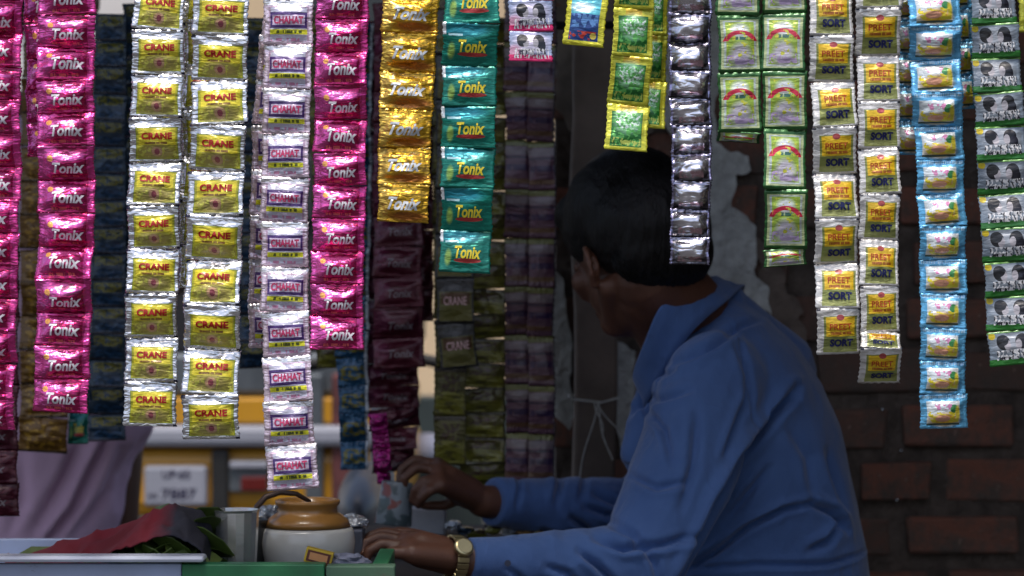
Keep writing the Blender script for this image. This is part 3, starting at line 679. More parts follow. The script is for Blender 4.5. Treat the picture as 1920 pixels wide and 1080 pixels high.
# ------------------------------------------------------------------ packet strips
NX, NZ = 22, 16
def hgt(u, v, seed, w_, h_, bulge, wr):
    """height of the pouch surface towards the viewer"""
    def f(t, s, p):
        a = abs(t-.5)/(.5-s)
        return 0 if a >= 1 else (1-a**p)**.85
    base = bulge*f(u, .085, 2.8)*f(v, .13, 2.3)
    x, z = u*w_*100, v*h_*100
    e = wr*(.0022*noise.noise(Vector((x*.45, z*1.0, seed*7.3)))+.0012*noise.noise(Vector((x*1.1, z*1.7, seed*3.1+9))))
    edge = min(1, (min(u, 1-u)*9+.25))*min(1, min(v, 1-v)*7+.3)
    # crimps that radiate from the seals
    cr = wr*.0007*math.sin(u*34+seed*2+3*noise.noise(Vector((x*.3, seed, 0))))*max(0, 1-min(v, 1-v)*4.5)
    return base+e*edge+cr
def make_sachet(kind, seed, w_, h_, bulge, wr):
    me = bpy.data.meshes.new('sachet'); bm = bmesh.new(); uvl = bm.loops.layers.uv.new('UVMap')
    F, Bk = [], []
    for j in range(NZ+1):
        rf, rb = [], []
        for i in range(NX+1):
            u, v = i/NX, j/NZ
            y = hgt(u, v, seed, w_, h_, bulge, wr)
            jx = .0009*noise.noise(Vector((v*9, seed*5, i/NX*2)))*(1 if i in (0, NX) else 0) + (.0006*(-1)**j if i in (0, NX) else 0)
            pinch = (.012*w_)*math.cos(v*2*math.pi)*(u-.5)*2
            x = (u-.5)*w_+jx+pinch; z = (v-1)*h_
            rf.append(bm.verts.new((x, -y-.0003, z))); rb.append(bm.verts.new((x, max(-y+.0004, hgt(u, v, seed+9, w_, h_, bulge*.8, wr*.6)), z)))
        F.append(rf); Bk.append(rb)
    uvd = {}
    for j in range(NZ+1):
        for i in range(NX+1): uvd[F[j][i]] = (i/NX, j/NZ); uvd[Bk[j][i]] = (i/NX, j/NZ)
    fs = []
    for j in range(NZ):
        for i in range(NX):
            fs.append(bm.faces.new((F[j][i], F[j][i+1], F[j+1][i+1], F[j+1][i])))
            fs.append(bm.faces.new((Bk[j][i+1], Bk[j][i], Bk[j+1][i], Bk[j+1][i+1])))
    for j in range(NZ):
        fs.append(bm.faces.new((F[j+1][0], Bk[j+1][0], Bk[j][0], F[j][0]))); fs.append(bm.faces.new((F[j][NX], Bk[j][NX], Bk[j+1][NX], F[j+1][NX])))
    for i in range(NX):
        fs.append(bm.faces.new((F[0][i], Bk[0][i], Bk[0][i+1], F[0][i+1]))); fs.append(bm.faces.new((F[NZ][i+1], Bk[NZ][i+1], Bk[NZ][i], F[NZ][i])))
    for f in fs:
        f.smooth = True
        for l in f.loops: l[uvl].uv = uvd[l.vert]
    bm.to_mesh(me); bm.free(); me.materials.append(K[kind]['mat'])
    tx = []
    for (s, cu, cv, tw, th, col, shear, bold) in K[kind]['texts']:
        tm = text_mesh(s, tw*w_, th*h_, shear, bold)
        bm = bmesh.new(); bm.from_mesh(tm); bmesh.ops.triangulate(bm, faces=bm.faces)
        for _ in range(2):
            es = [e for e in bm.edges if e.calc_length() > .0032]
            if es: bmesh.ops.subdivide_edges(bm, edges=es, cuts=1); bmesh.ops.triangulate(bm, faces=[f for f in bm.faces if len(f.verts) > 3])
        for v in bm.verts:
            u_ = cu+v.co.x/w_; v_ = cv+v.co.z/h_
            v.co = Vector(((u_-.5)*w_, -hgt(min(max(u_, 0), 1), min(max(v_, 0), 1), seed, w_, h_, bulge, wr)-.0011, (v_-1)*h_))
        for f in bm.faces: f.smooth = True
        bm.to_mesh(tm); bm.free(); tm.materials.clear(); tm.materials.append(text_mat(col)); tm.name = 'lettering'
        tx.append(tm)
    return me, tx
CACHE = {}
def sachet_variants(kind, w_, h_, bulge, wr, nv):
    key = (kind, round(w_, 3), round(h_, 3))
    if key not in CACHE: CACHE[key] = [make_sachet(kind, k+len(CACHE)*.37, w_, h_, bulge, wr) for k in range(nv)]
    return CACHE[key]
def strip(kind, edges, pitch, ybot, Y, label, group, bulge=.006, wr=1.0, ytop=-70, tilt=.13, nv=6, tails=(), seed=0):
    bulge = {'pink': .0115, 'silver': .010, 'blue': .0085, 'chahat': .007, 'gold': .008, 'crane': .0065, 'maroon': .008}.get(kind, bulge)
    rg = random.Random(hash((ybot*31+int(edges[0][1])*7+seed)) & 0xffff)
    def edge(y):
        if y <= edges[0][0]: e0, e1 = edges[0], edges[1]
        else:
            for e0, e1 in zip(edges, edges[1:]):
                if y <= e1[0]: break
        f = (y-e0[0])/(e1[0]-e0[0]); f = min(f, 1.15)
        return e0[1]+(e1[1]-e0[1])*f, e0[2]+(e1[2]-e0[2])*f
    ys = [ybot]
    while ys[-1] > ytop: ys.append(ys[-1]-pitch*rg.uniform(.975, 1.025))
    ys = ys[::-1]+list(tails)
    wm = sum(e[2]-e[1] for e in edges)/len(edges); W0 = U(wm, Y); H0 = U(pitch, Y)
    V = sachet_variants(kind, W0, H0, bulge, wr, nv)
    top = P(sum(edge(ys[0]))/2, ys[0], Y)
    root = empty('packet_strip', top, label, 'packet strip', group)
    n = len(ys); dep = [rg.uniform(-1, 1)*.0055+(.003 if k % 2 else -.003) for k in range(n)]
    for k in range(len(tails)): dep[n-1-k] += .014*(-1)**k
    pts = []
    for k, y in enumerate(ys):
        a, b_ = edge(y); q = P((a+b_)/2+rg.uniform(-1.5, 1.5), y, Y); q.y = Y+dep[k]; pts.append((q, U(b_-a, Y)))
    for k in range(n-1):
        (p0, w0), (p1, w1) = pts[k], pts[k+1]
        zax = (p0-p1); L = zax.length; zax.normalize()
        yaw = rg.uniform(-tilt, tilt)
        xax = Vector((math.cos(yaw), math.sin(yaw), 0)); yax = zax.cross(xax).normalized(); xax = yax.cross(zax).normalized()
        M = Matrix((xax, yax, zax)).transposed().to_4x4()
        M = Matrix.Translation(p0-top) @ M @ Matrix.Rotation(rg.uniform(-.03, .03), 4, 'Y') @ Matrix.Diagonal(((w0+w1)/2/W0*rg.uniform(.985, 1.015), rg.uniform(.8, 1.25), L/H0*1.004, 1))
        me, tx = rg.choice(V)
        o = link('sachet', me, None, root); o.matrix_basis = M
        for tm in tx: link('lettering', tm, None, o)
    return root

GF = 'bright packet strips hanging along the front rail'
GR = 'shaded packet strips hanging along the far side of the stall'
YF = 2.92
strip('pink', [(0, -64, 42), (500, -72, 34), (810, -78, 26)], 62, 806, YF, 'pink foil packet strip cut off by the left edge of the picture', GF)
strip('pink', [(0, 46, 130), (290, 50, 140)], 62, 292, YF+.035, 'short pink foil strip peeping out behind the second pink strip', GF)
strip('pink', [(0, 70, 178), (400, 72, 178), (775, 62, 165)], 62, 773, YF, 'long pink foil strip second from the left, left of the yellow labelled strips', GF)
strip('crane', [(0, 252, 347), (250, 243, 340), (500, 237, 334), (800, 230, 330)], 83, 799, YF, 'silver strip with yellow labels, the left and slightly shorter of the yellow labelled pair', GF, .005, .9)
strip('crane', [(0, 345, 430), (400, 338, 425), (730, 334, 420)], 83, 540, YF+.035, 'yellow labelled silver strip mostly hidden behind the right one of the pair', GF, .005, .9)
strip('crane', [(0, 364, 468), (400, 350, 456), (824, 341, 446)], 84, 823, YF-.01, 'silver strip with yellow labels, the right and longer of the yellow labelled pair', GF, .005, .9, seed=3)
strip('chahat', [(0, 492, 570), (300, 470, 560), (650, 464, 552)], 83, 652, YF+.04, 'pale pink strip half hidden behind the longest pale pink strip', GF, .005, 1.1)
strip('chahat', [(0, 496, 588), (300, 491, 580), (600, 488, 578), (700, 492, 583), (918, 503, 599)], 83, 917, YF, 'pale pink silver strip with purple framed labels, reaching down to the brown jar', GF, .005, 1.0)
strip('pink', [(0, 592, 690), (350, 588, 685), (655, 581, 681)], 62, 655, YF, 'pink foil strip between the pale pink strip and the gold strip', GF, seed=2)
strip('gold', [(0, 717, 822), (415, 706, 801)], 70.5, 416, YF, 'gold foil strip with silver script, left of the teal strip', GF, .006, 1.4)
strip('teal', [(0, 832, 936), (300, 829, 928), (512, 823, 918)], 77.5, 511, YF, 'teal green foil strip with yellow lettering', GF, .0045, .6)
strip('couple_pink', [(0, 955, 1037), (116, 953, 1034)], 58, 116, YF, 'short strip of lavender and pink packets printed with two dark heads', GF, .003, .5)
strip('bluey', [(0, 1064, 1139), (86, 1057, 1132)], 98, 86, YF, 'short blue pictured packet with yellow edges at the top centre', GF, .004, .6, -60)
strip('greeny', [(0, 1196, 1252), (240, 1172, 1248)], 87, 240, YF+.03, 'green packet strip behind the short yellow edged green one', GF, .004, .7)
strip('greeny', [(0, 1153, 1228), (150, 1143, 1221), (283, 1130, 1209)], 88, 282, YF, 'short slanting strip of green packets with yellow edges above the man\'s hair', GF, .005, .8)
strip('silver', [(0, 1254, 1335), (250, 1258, 1334), (496, 1258, 1330)], 52, 496, YF, 'black and silver foil strip hanging in front of the back of the man\'s head', GF, .006, 1.6)
strip('greenwhite', [(0, 1344, 1426), (264, 1345, 1425)], 110, 247, YF, 'shorter left strip of the pair of green packets with red ribbons', GF, .004, .6, tails=(265,))
strip('greenwhite', [(0, 1431, 1512), (470, 1433, 1512)], 110, 466, YF, 'longer right strip of the pair of green packets with red ribbons', GF, .004, .6, seed=4, tails=(499,))
strip('sort', [(0, 1517, 1598), (300, 1525, 1606), (664, 1532, 1613)], 85, 664, YF, 'white edged strip with yellow labels, the shorter left one beside the blue strip', GF, .004, .6)
strip('sort', [(0, 1604, 1688), (300, 1610, 1686), (600, 1614, 1684), (720, 1610, 1690)], 86, 622, YF-.006, 'white edged strip with yellow labels and a crumpled lower end', GF, .004, .8, seed=6, tails=(652, 719))
strip('blue', [(0, 1666, 1740), (290, 1676, 1745)], 63, 290, YF+.035, 'sky blue strip hidden behind the left side of the long sky blue strip', GF, .005, 1.2)
strip('blue', [(0, 1760, 1822), (205, 1772, 1834)], 63, 205, YF+.045, 'sky blue strip peeping out right of the long sky blue strip', GF, .005, 1.2, seed=2)
strip('blue', [(0, 1702, 1800), (400, 1722, 1811), (640, 1727, 1812), (804, 1725, 1817)], 63, 803, YF, 'long sky blue strip of packets, lowest on the right side', GF, .006, 1.0)
strip('couple_green', [(0, 1820, 1906), (300, 1832, 1926), (685, 1856, 1948)], 64, 684, YF, 'strip of green edged grey packets printed with two dark heads, at the right edge', GF, .003, .5)
strip('greeny', [(0, 1908, 1990), (120, 1910, 1992)], 88, 60, YF+.03, 'yellow edged green strip cut off by the right edge of the picture', GF, .004, .7, seed=1)

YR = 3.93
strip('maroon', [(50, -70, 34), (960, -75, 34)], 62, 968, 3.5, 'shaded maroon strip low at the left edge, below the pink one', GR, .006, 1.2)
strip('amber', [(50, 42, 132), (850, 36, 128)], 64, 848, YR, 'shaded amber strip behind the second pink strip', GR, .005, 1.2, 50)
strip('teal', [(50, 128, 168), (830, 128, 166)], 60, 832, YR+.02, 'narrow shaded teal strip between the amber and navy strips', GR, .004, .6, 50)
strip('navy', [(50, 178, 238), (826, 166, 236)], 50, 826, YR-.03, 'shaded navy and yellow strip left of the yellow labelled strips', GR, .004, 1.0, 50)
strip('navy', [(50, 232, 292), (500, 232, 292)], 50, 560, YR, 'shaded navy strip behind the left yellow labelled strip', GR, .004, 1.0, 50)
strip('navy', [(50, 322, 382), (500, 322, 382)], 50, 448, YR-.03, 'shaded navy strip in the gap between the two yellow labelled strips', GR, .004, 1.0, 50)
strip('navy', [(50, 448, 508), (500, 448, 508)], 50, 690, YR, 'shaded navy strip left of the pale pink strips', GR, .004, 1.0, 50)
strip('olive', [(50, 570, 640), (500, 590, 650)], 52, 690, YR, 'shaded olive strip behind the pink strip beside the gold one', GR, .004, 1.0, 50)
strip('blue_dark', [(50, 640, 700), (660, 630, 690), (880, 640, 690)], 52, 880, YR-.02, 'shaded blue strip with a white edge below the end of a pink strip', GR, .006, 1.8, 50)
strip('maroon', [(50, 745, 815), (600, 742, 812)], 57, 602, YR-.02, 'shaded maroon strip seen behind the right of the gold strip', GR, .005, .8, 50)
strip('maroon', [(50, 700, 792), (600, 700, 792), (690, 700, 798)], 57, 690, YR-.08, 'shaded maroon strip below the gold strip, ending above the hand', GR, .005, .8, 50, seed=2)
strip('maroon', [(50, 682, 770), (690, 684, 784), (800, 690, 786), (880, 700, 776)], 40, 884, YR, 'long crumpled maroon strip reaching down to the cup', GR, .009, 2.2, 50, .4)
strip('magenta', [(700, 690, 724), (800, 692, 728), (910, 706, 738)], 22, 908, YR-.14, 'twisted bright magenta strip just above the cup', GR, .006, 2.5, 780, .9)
strip('crane_shaded', [(50, 818, 886), (600, 818, 888), (690, 828, 896)], 84, 690, YR-.10, 'shaded strip with labels darkened to brown, below the teal strip', GR, .004, .6, 50)
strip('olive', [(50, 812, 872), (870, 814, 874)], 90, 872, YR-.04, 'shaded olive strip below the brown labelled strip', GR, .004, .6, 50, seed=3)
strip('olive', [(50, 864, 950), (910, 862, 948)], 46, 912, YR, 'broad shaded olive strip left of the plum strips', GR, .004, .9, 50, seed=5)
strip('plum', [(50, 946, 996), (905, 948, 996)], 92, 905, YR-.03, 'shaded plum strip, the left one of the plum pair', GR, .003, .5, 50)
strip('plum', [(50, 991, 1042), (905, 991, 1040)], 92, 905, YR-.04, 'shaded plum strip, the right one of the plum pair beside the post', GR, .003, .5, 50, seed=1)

# ------------------------------------------------------------------ people
skin, n, b = new_mat('brown_skin'); tc = N(n, 'ShaderNodeTexCoord').outputs['Object']
n.links.new(mixc(n, ramp_(n, noise_(n, tc, 14, 4), .35, .7), (.135, .056, .033), (.095, .040, .025)), b.inputs['Base Color'])
b.inputs['Roughness'].default_value = .5; bump_(n, b, noise_(n, tc, 260, 4, .6), .35, .0015)
b.inputs['Subsurface Weight'].default_value = .05; b.inputs['Subsurface Radius'].default_value = (.02, .008, .004)
shirtm, n, b = new_mat('blue_cotton'); tc = N(n, 'ShaderNodeTexCoord').outputs['Object']
n.links.new(mixc(n, ramp_(n, noise_(n, tc, 7, 4), .3, .7), (.064, .140, .36), (.046, .104, .28)), b.inputs['Base Color'])
b.inputs['Roughness'].default_value = .85; b.inputs['Sheen Weight'].default_value = .25
fine = math_(n, 'ADD', noise_(n, mapping_(n, tc, (900, 900, 300)), 1, 1), noise_(n, mapping_(n, tc, (300, 300, 900)), 1, 1))
cr = math_(n, 'ABSOLUTE', math_(n, 'SUBTRACT', noise_(n, mapping_(n, tc, (16, 16, 9), rot=(0, .7, 0)), 1, 3, .5), .5))
bump_(n, b, math_(n, 'ADD', math_(n, 'MULTIPLY', cr, -2.2), math_(n, 'MULTIPLY', fine, .08)), .4, .012)
hairm, n, b = new_mat('black_hair'); tc = N(n, 'ShaderNodeTexCoord').outputs['Object']
b.inputs['Base Color'].default_value = (.005, .0045, .005, 1); b.inputs['Roughness'].default_value = .5; b.inputs['Specular IOR Level'].default_value = .3
bump_(n, b, noise_(n, mapping_(n, tc, (190, 190, 30), rot=(0, .5, 0)), 1, 4, .6), .8, .004)

def seg_d(X, Z, a, b_):
    ax, az = a; bx, bz = b_; dx, dz = bx-ax, bz-az; L2 = dx*dx+dz*dz
    t_ = np.clip(((X-ax)*dx+(Z-az)*dz)/L2, 0, 1)
    cx, cz = ax+t_*dx, az+t_*dz
    return np.hypot(X-cx, Z-cz), np.sign((X-ax)*dz-(Z-az)*dx), t_
def apply_folds(me, folds, Yf, noise_amp=.004, ymax=None):
    """press cloth folds into the surface; each fold is a polyline on the side towards the street"""
    n_ = len(me.vertices); a = np.empty(n_*3); me.vertices.foreach_get('co', a); a = a.reshape(-1, 3)
    nn = np.empty(n_*3); me.vertices.foreach_get('normal', nn); nn = nn.reshape(-1, 3)
    D = np.zeros(n_)
    face = np.clip(-nn[:, 1]*1.5+.5, 0, 1)
    for pts, dep, wd in folds:
        wd = wd*.6
        q = [P(x, y, Yf) for x, y in pts]; q = [(v.x, v.z) for v in q]
        best = np.full(n_, 9.); sg = np.ones(n_); tt = np.zeros(n_); m_ = len(q)-1
        for i in range(m_):
            d, s_, t_ = seg_d(a[:, 0], a[:, 2], q[i], q[i+1]); k = d < best
            best[k] = d[k]; sg[k] = s_[k]; tt[k] = (i+t_[k])/m_
        sd_ = best*sg; amp = np.sin(np.clip(tt, 0.02, .98)*np.pi)**.5
        D += amp*dep*(-np.exp(-(sd_/wd)**2)+.42*np.exp(-((sd_-1.9*wd)/(1.3*wd))**2)+.15*np.exp(-((sd_+2.2*wd)/(1.5*wd))**2))
    D = np.clip(D*face*2.0, -.016, .02)
    for i in range(n_):
        v = Vector(a[i]); D[i] += noise_amp*noise.noise(v*9)+noise_amp*.5*noise.noise(v*24)
    a += nn*D[:, None]
    me.vertices.foreach_set('co', a.ravel()); me.update()
def hand(bm, wrist, knuckles, chains, wr_=.024, kr=.011):
    """palm from the wrist to four knuckles, then each finger as its own tapering chain"""
    wv = Vector(wrist)
    for k in knuckles: cap(bm, wv.lerp(Vector(k), .12), k, wr_*.62, kr*1.05)
    for a, b_ in zip(knuckles, knuckles[1:]): cap(bm, a, b_, kr, kr)
    for ch in chains:
        n_ = len(ch)-1
        for i in range(n_): cap(bm, ch[i], ch[i+1], .0098-.0012*i, .0098-.0012*(i+1), 14)

man = empty('person', P(1400, 1230, 3.78), 'man in a blue shirt seated with his back to us, working at the counter', 'person')
sk = [(552, 1318, 1372), (600, 1275, 1440), (650, 1240, 1490), (720, 1212, 1540), (800, 1200, 1574), (900, 1205, 1598), (1000, 1205, 1616), (1080, 1205, 1632), (1200, 1205, 1645), (1290, 1220, 1640)]
def torso(bm, shrink, yd):
    rr = []
    for i, (py, x0, x1) in enumerate(sk):
        q = P((x0+x1)/2, py, 3.72); hw = U((x1-x0)/2, 3.72)*shrink
        dep = (.05, .11, .155, .175, .175, .17, .165, .165, .17, .16)[i]*shrink
        rr.append((q.x, 3.72+yd, q.z, hw, dep, -.0))
    loft(bm, rr, 44)
LS, LE, LW = P(1345, 735, 3.56), P(1200, 1060, 3.44), P(885, 1050, 3.33)
RS, RE, RW = P(1400, 690, 3.90), P(1210, 965, 3.98), P(905, 940, 3.80)
# body
bm = bmesh.new(); torso(bm, .80, .01)
f_ = Vector((-.44, .80, -.42)).normalized(); s_ = Vector((-.80, -.44, 0)).normalized(); u_ = f_.cross(s_).normalized()
HF = Matrix((f_, s_, u_)).transposed()
HC = P(1184, 472, 3.66); HS = 1.05
HF = HF*HS
def H(f, s, u): return HC+(f_*f+s_*s+u_*u)*HS
ell(bm, H(-.002, 0, .025), (.094, .074, .098), HF)
ell(bm, H(.022, 0, -.035), (.070, .060, .080), HF)
cap(bm, H(.050, .022, -.088), H(.050, -.022, -.088), .024, .024)          # chin
cap(bm, H(-.005, .056, -.060), H(.048, .024, -.092), .017, .018); cap(bm, H(-.005, -.056, -.060), H(.048, -.024, -.092), .017, .018)   # jaw
cap(bm, H(.092, 0, .004), H(.112, 0, -.030), .008, .014); cap(bm, H(.104, .012, -.034), H(.104, -.012, -.034), .009, .009)           # nose
cap(bm, H(.088, .035, .016), H(.088, -.035, .016), .011, .011)                                                               # brow
cap(bm, H(.090, .018, -.056), H(.090, -.018, -.056), .008, .008); cap(bm, H(.088, .015, -.066), H(.088, -.015, -.066), .008, .008)   # lips
cap(bm, H(.060, .052, -.02), H(.070, .040, -.03), .02, .018); cap(bm, H(.060, -.052, -.02), H(.070, -.040, -.03), .02, .018)         # cheeks
for sg in (1, -1):                                                      # ears: rim, lobe and bowl
    rim = [H(-.004+.018*math.cos(a)-.006*math.sin(a), sg*(.078+.008*(1-math.cos(a))*.7), -.022+.032*math.sin(a)) for a in [R(x) for x in (-110, -60, -10, 40, 90, 130, 165)]]
    rim = [H(-.008-.015*math.cos(a), sg*(.082+.008*math.cos(a)), -.026+.026*math.sin(a)) for a in [R(x) for x in (-80, -45, -10, 25, 60, 90, 130, 160)]]
    for a, b_ in zip(rim, rim[1:]): cap(bm, a, b_, .0052, .0052, 12)
    cap(bm, H(-.004, sg*.079, -.050), H(-.006, sg*.080, -.056), .0075, .0065, 12)
    ell(bm, H(-.008, sg*.075, -.028), (.015, .006, .023), HF, 16)
nb = P(1330, 640, 3.72)
cap(bm, H(-.035, 0, -.055), nb, .062, .072); cap(bm, H(-.01, 0, -.07), P(1290, 660, 3.72), .050, .060)
cap(bm, LS, LE, .036, .034); cap(bm, LE, LW, .032, .025)
cap(bm, RS, RE, .048, .040); cap(bm, RE, RW, .038, .026)
# near hand: palm down over the counter, fingers bent round a leaf
Yh = 3.31
kn = [P(770, 1012, 3.36), P(764, 1016, 3.335), P(764, 1026, 3.31), P(772, 1038, 3.29)]
hand(bm, LW, kn, [
    [kn[0], P(722, 998, 3.36), P(694, 1004, 3.35), P(682, 1022, 3.34)],
    [kn[1], P(714, 1006, 3.33), P(684, 1018, 3.32), P(676, 1040, 3.315)],
    [kn[2], P(716, 1020, 3.305), P(690, 1034, 3.30), P(686, 1054, 3.30)],
    [kn[3], P(732, 1036, 3.285), P(712, 1050, 3.28), P(710, 1064, 3.285)],
    [P(840, 1022, 3.36), P(790, 1004, 3.39), P(748, 996, 3.40), P(716, 1004, 3.395)]], .030, .014)
cap(bm, P(850, 1045, 3.335), P(790, 1030, 3.325), .026, .026)
# far hand: thumb and finger make a ring above the cup
kf = [P(818, 872, 3.78), P(822, 882, 3.755), P(824, 896, 3.735), P(826, 910, 3.72)]
hand(bm, RW, kf, [
    [kf[0], P(778, 862, 3.77), P(752, 880, 3.765), P(750, 912, 3.76)],
    [kf[1], P(782, 876, 3.745), P(758, 896, 3.74), P(757, 922, 3.745)],
    [kf[2], P(795, 902, 3.72), P(778, 918, 3.72), P(772, 938, 3.73)],
    [kf[3], P(806, 920, 3.71), P(792, 934, 3.715), P(784, 948, 3.725)],
    [P(870, 932, 3.80), P(832, 948, 3.80), P(796, 948, 3.79), P(766, 938, 3.775)]], .028, .013)
cap(bm, P(880, 925, 3.79), P(838, 900, 3.76), .026, .024)
# crossed legs on the platform
hipL, hipR = P(1380, 1250, 3.62), P(1480, 1250, 3.86)
cap(bm, hipL, Vector((.02+.13, 3.42, .44)), .085, .06); cap(bm, Vector((.15, 3.42, .44)), Vector((.42, 3.38, .43)), .055, .04)
cap(bm, hipR, Vector((.18, 4.0, .45)), .085, .06); cap(bm, Vector((.18, 4.0, .45)), Vector((.30, 3.66, .42)), .055, .04)
cap(bm, Vector((.42, 3.38, .43)), Vector((.48, 3.44, .42)), .035, .028); cap(bm, Vector((.30, 3.66, .42)), Vector((.24, 3.60, .42)), .035, .028)
me = fuse(bm, .0036, 5)
mesh_obj('body', me, skin, man)
# hair
bm = bmesh.new()
ell(bm, H(-.012, 0, .056), (.112, .091, .094), HF, 40)
ell(bm, H(-.058, 0, .010), (.090, .088, .088), HF, 32)
ell(bm, H(-.066, -.004, -.034), (.064, .078, .058), HF, 32)
ell(bm, H(.034, .004, .080), (.062, .080, .044), HF, 32)
ell(bm, H(-.010, .044, .050), (.058, .046, .044), HF, 32)
me = fuse(bm, .0045, 6)
n_ = len(me.vertices)
for v in me.vertices:
    l = HF.inverted() @ (v.co-HC)
    q = Vector((l.x*14, l.y*75, l.z*16))
    d = .0012*noise.noise(q)+.0022*noise.noise(Vector((l.x*30, l.y*190, l.z*34)))+.004*noise.noise(l*16)
    v.co += v.normal*d
mesh_obj('hair', me, hairm, man)
bm = bmesh.new(); hr = random.Random(11)          # loose locks that break the outline
for i in range(2600):
    th = hr.uniform(0, 2*math.pi); ph = math.acos(hr.uniform(-.2, 1))
    dirv = Vector((math.sin(ph)*math.cos(th), math.sin(ph)*math.sin(th), math.cos(ph)))
    if dirv.x > .3 and dirv.z < .45: continue
    base = Vector((-.022+dirv.x*.112, dirv.y*.088, .046+dirv.z*.099))
    if base.z < .0 and base.x > -.05: continue
    # combed from the parting back and down over the side
    tang = Vector((-.75, base.y*7, -.25 if dirv.z > .5 else -.9)); tang = (tang-dirv*tang.dot(dirv)).normalized()
    Lh = hr.uniform(.020, .036); b0 = -.004-.003*hr.random()
    pp = [HC+HF @ (base+tang*Lh*s+dirv*(b0-Lh*Lh*s*s*4.2+.0055*s*hr.uniform(.6, 1.3))) for s in (0, .33, .66, 1)]
    tube(bm, pp, [.0008, .0008, .0006, .0002], 3)
for i in range(700):
    th = hr.uniform(1.2, 5.1); zz = hr.uniform(-.95, .1); rr_ = math.sqrt(1-zz*zz)
    dirv = Vector((math.cos(th)*rr_, math.sin(th)*rr_, zz))
    base = Vector((-.066+dirv.x*.062, dirv.y*.076, -.034+dirv.z*.055))
    tang = (Vector((-.1, -base.y*2, -1))-dirv*dirv.z*-1).normalized(); Lh = hr.uniform(.014, .03)
    pp = [HC+HF @ (base+tang*Lh*s+dirv*(-.002-Lh*Lh*s*s*3)) for s in (0, .33, .66, 1)]
    tube(bm, pp, [.0008, .0008, .0006, .0002], 3)
bm_obj('hair_locks', bm, hairm, man, True)
# shirt
bm = bmesh.new(); torso(bm, 1.0, 0)
cap(bm, LS+Vector((0, .02, .01)), LS.lerp(LE, .5)+Vector((0, 0, 0)), .080, .074); cap(bm, LS.lerp(LE, .5), LE, .075, .064); cap(bm, LE, LE.lerp(LW, .55), .062, .044); cap(bm, LE.lerp(LW, .5), P(915, 1052, 3.34), .044, .032)
lathe(bm, [(.030, 0), (.032, .002), (.033, .05), (.031, .052)], P(875, 1050, 3.33), 24, (LE-LW).normalized())
cap(bm, RS, RE, .075, .062); cap(bm, RE, RE.lerp(RW, .6), .060, .048); cap(bm, RE.lerp(RW, .55), P(965, 945, 3.835), .048, .040)
lathe(bm, [(.038, 0), (.040, .002), (.041, .07), (.039, .072)], P(922, 942, 3.81), 24, (RE-RW).normalized())
cap(bm, P(1352, 578, 3.71), P(1410, 700, 3.75), .044, .10); cap(bm, P(1315, 605, 3.66), P(1330, 700, 3.64), .038, .07)
cap(bm, P(1310, 705, 3.68), P(1300, 750, 3.63), .045, .065)
cap(bm, P(1228, 730, 3.70), P(1212, 850, 3.66), .028, .040)
me = fuse(bm, .0042, 8)
folds = [
    ([(1500, 730), (1440, 790), (1380, 850), (1330, 930), (1290, 1010), (1255, 1080)], .020, .011),
    ([(1500, 745), (1460, 770), (1420, 800)], .008, .007),
    ([(1400, 740), (1370, 800), (1345, 860)], .006, .009),
    ([(1530, 945), (1470, 955), (1400, 990), (1340, 1040), (1290, 1075)], .010, .007),
    ([(1600, 1005), (1570, 965), (1520, 945)], .009, .008),
    ([(1260, 1075), (1420, 1060), (1560, 1062), (1640, 1050)], .006, .006),
    ([(1590, 985), (1560, 1020), (1520, 1035)], .008, .009),
    ([(1110, 985), (1160, 1005), (1230, 1000), (1290, 985)], .008, .008),
    ([(1080, 1005), (1110, 1030), (1140, 1065), (1150, 1085)], .009, .008),
    ([(1020, 1030), (1060, 1045), (1080, 1075)], .006, .007),
    ([(1130, 960), (1180, 985), (1215, 1030), (1225, 1080)], .007, .009),
    ([(950, 1030), (975, 1050), (985, 1080)], .004, .006),
    ([(1190, 760), (1220, 720), (1265, 690)], .007, .006),
    ([(1185, 790), (1225, 750), (1290, 730)], .005, .007),
    ([(1240, 690), (1330, 650), (1400, 610), (1440, 600)], .006, .008),
    ([(1380, 640), (1400, 700), (1400, 760)], .005, .010),
    ([(1300, 760), (1290, 860), (1265, 940)], .005, .011),
    ([(1480, 800), (1520, 860), (1530, 930)], .004, .014),
    ([(1440, 880), (1400, 930), (1360, 980)], .006, .010),
    ([(1560, 850), (1575, 900), (1600, 960)], .005, .010),
    ([(965, 905), (975, 940), (970, 980)], .004, .006),
    ([(1375, 600), (1395, 660), (1410, 740), (1405, 800)], .004, .004),
    ([(1205, 760), (1240, 800), (1250, 860)], .005, .008),
    ([(1170, 880), (1220, 900), (1280, 890)], .005, .008),
    ([(1040, 895), (1060, 930), (1050, 975)], .006, .010),
    ([(1090, 890), (1110, 930), (1100, 970)], .004, .009),
]
apply_folds(me, folds, 3.55, .003)
mesh_obj('shirt', me, shirtm, man)
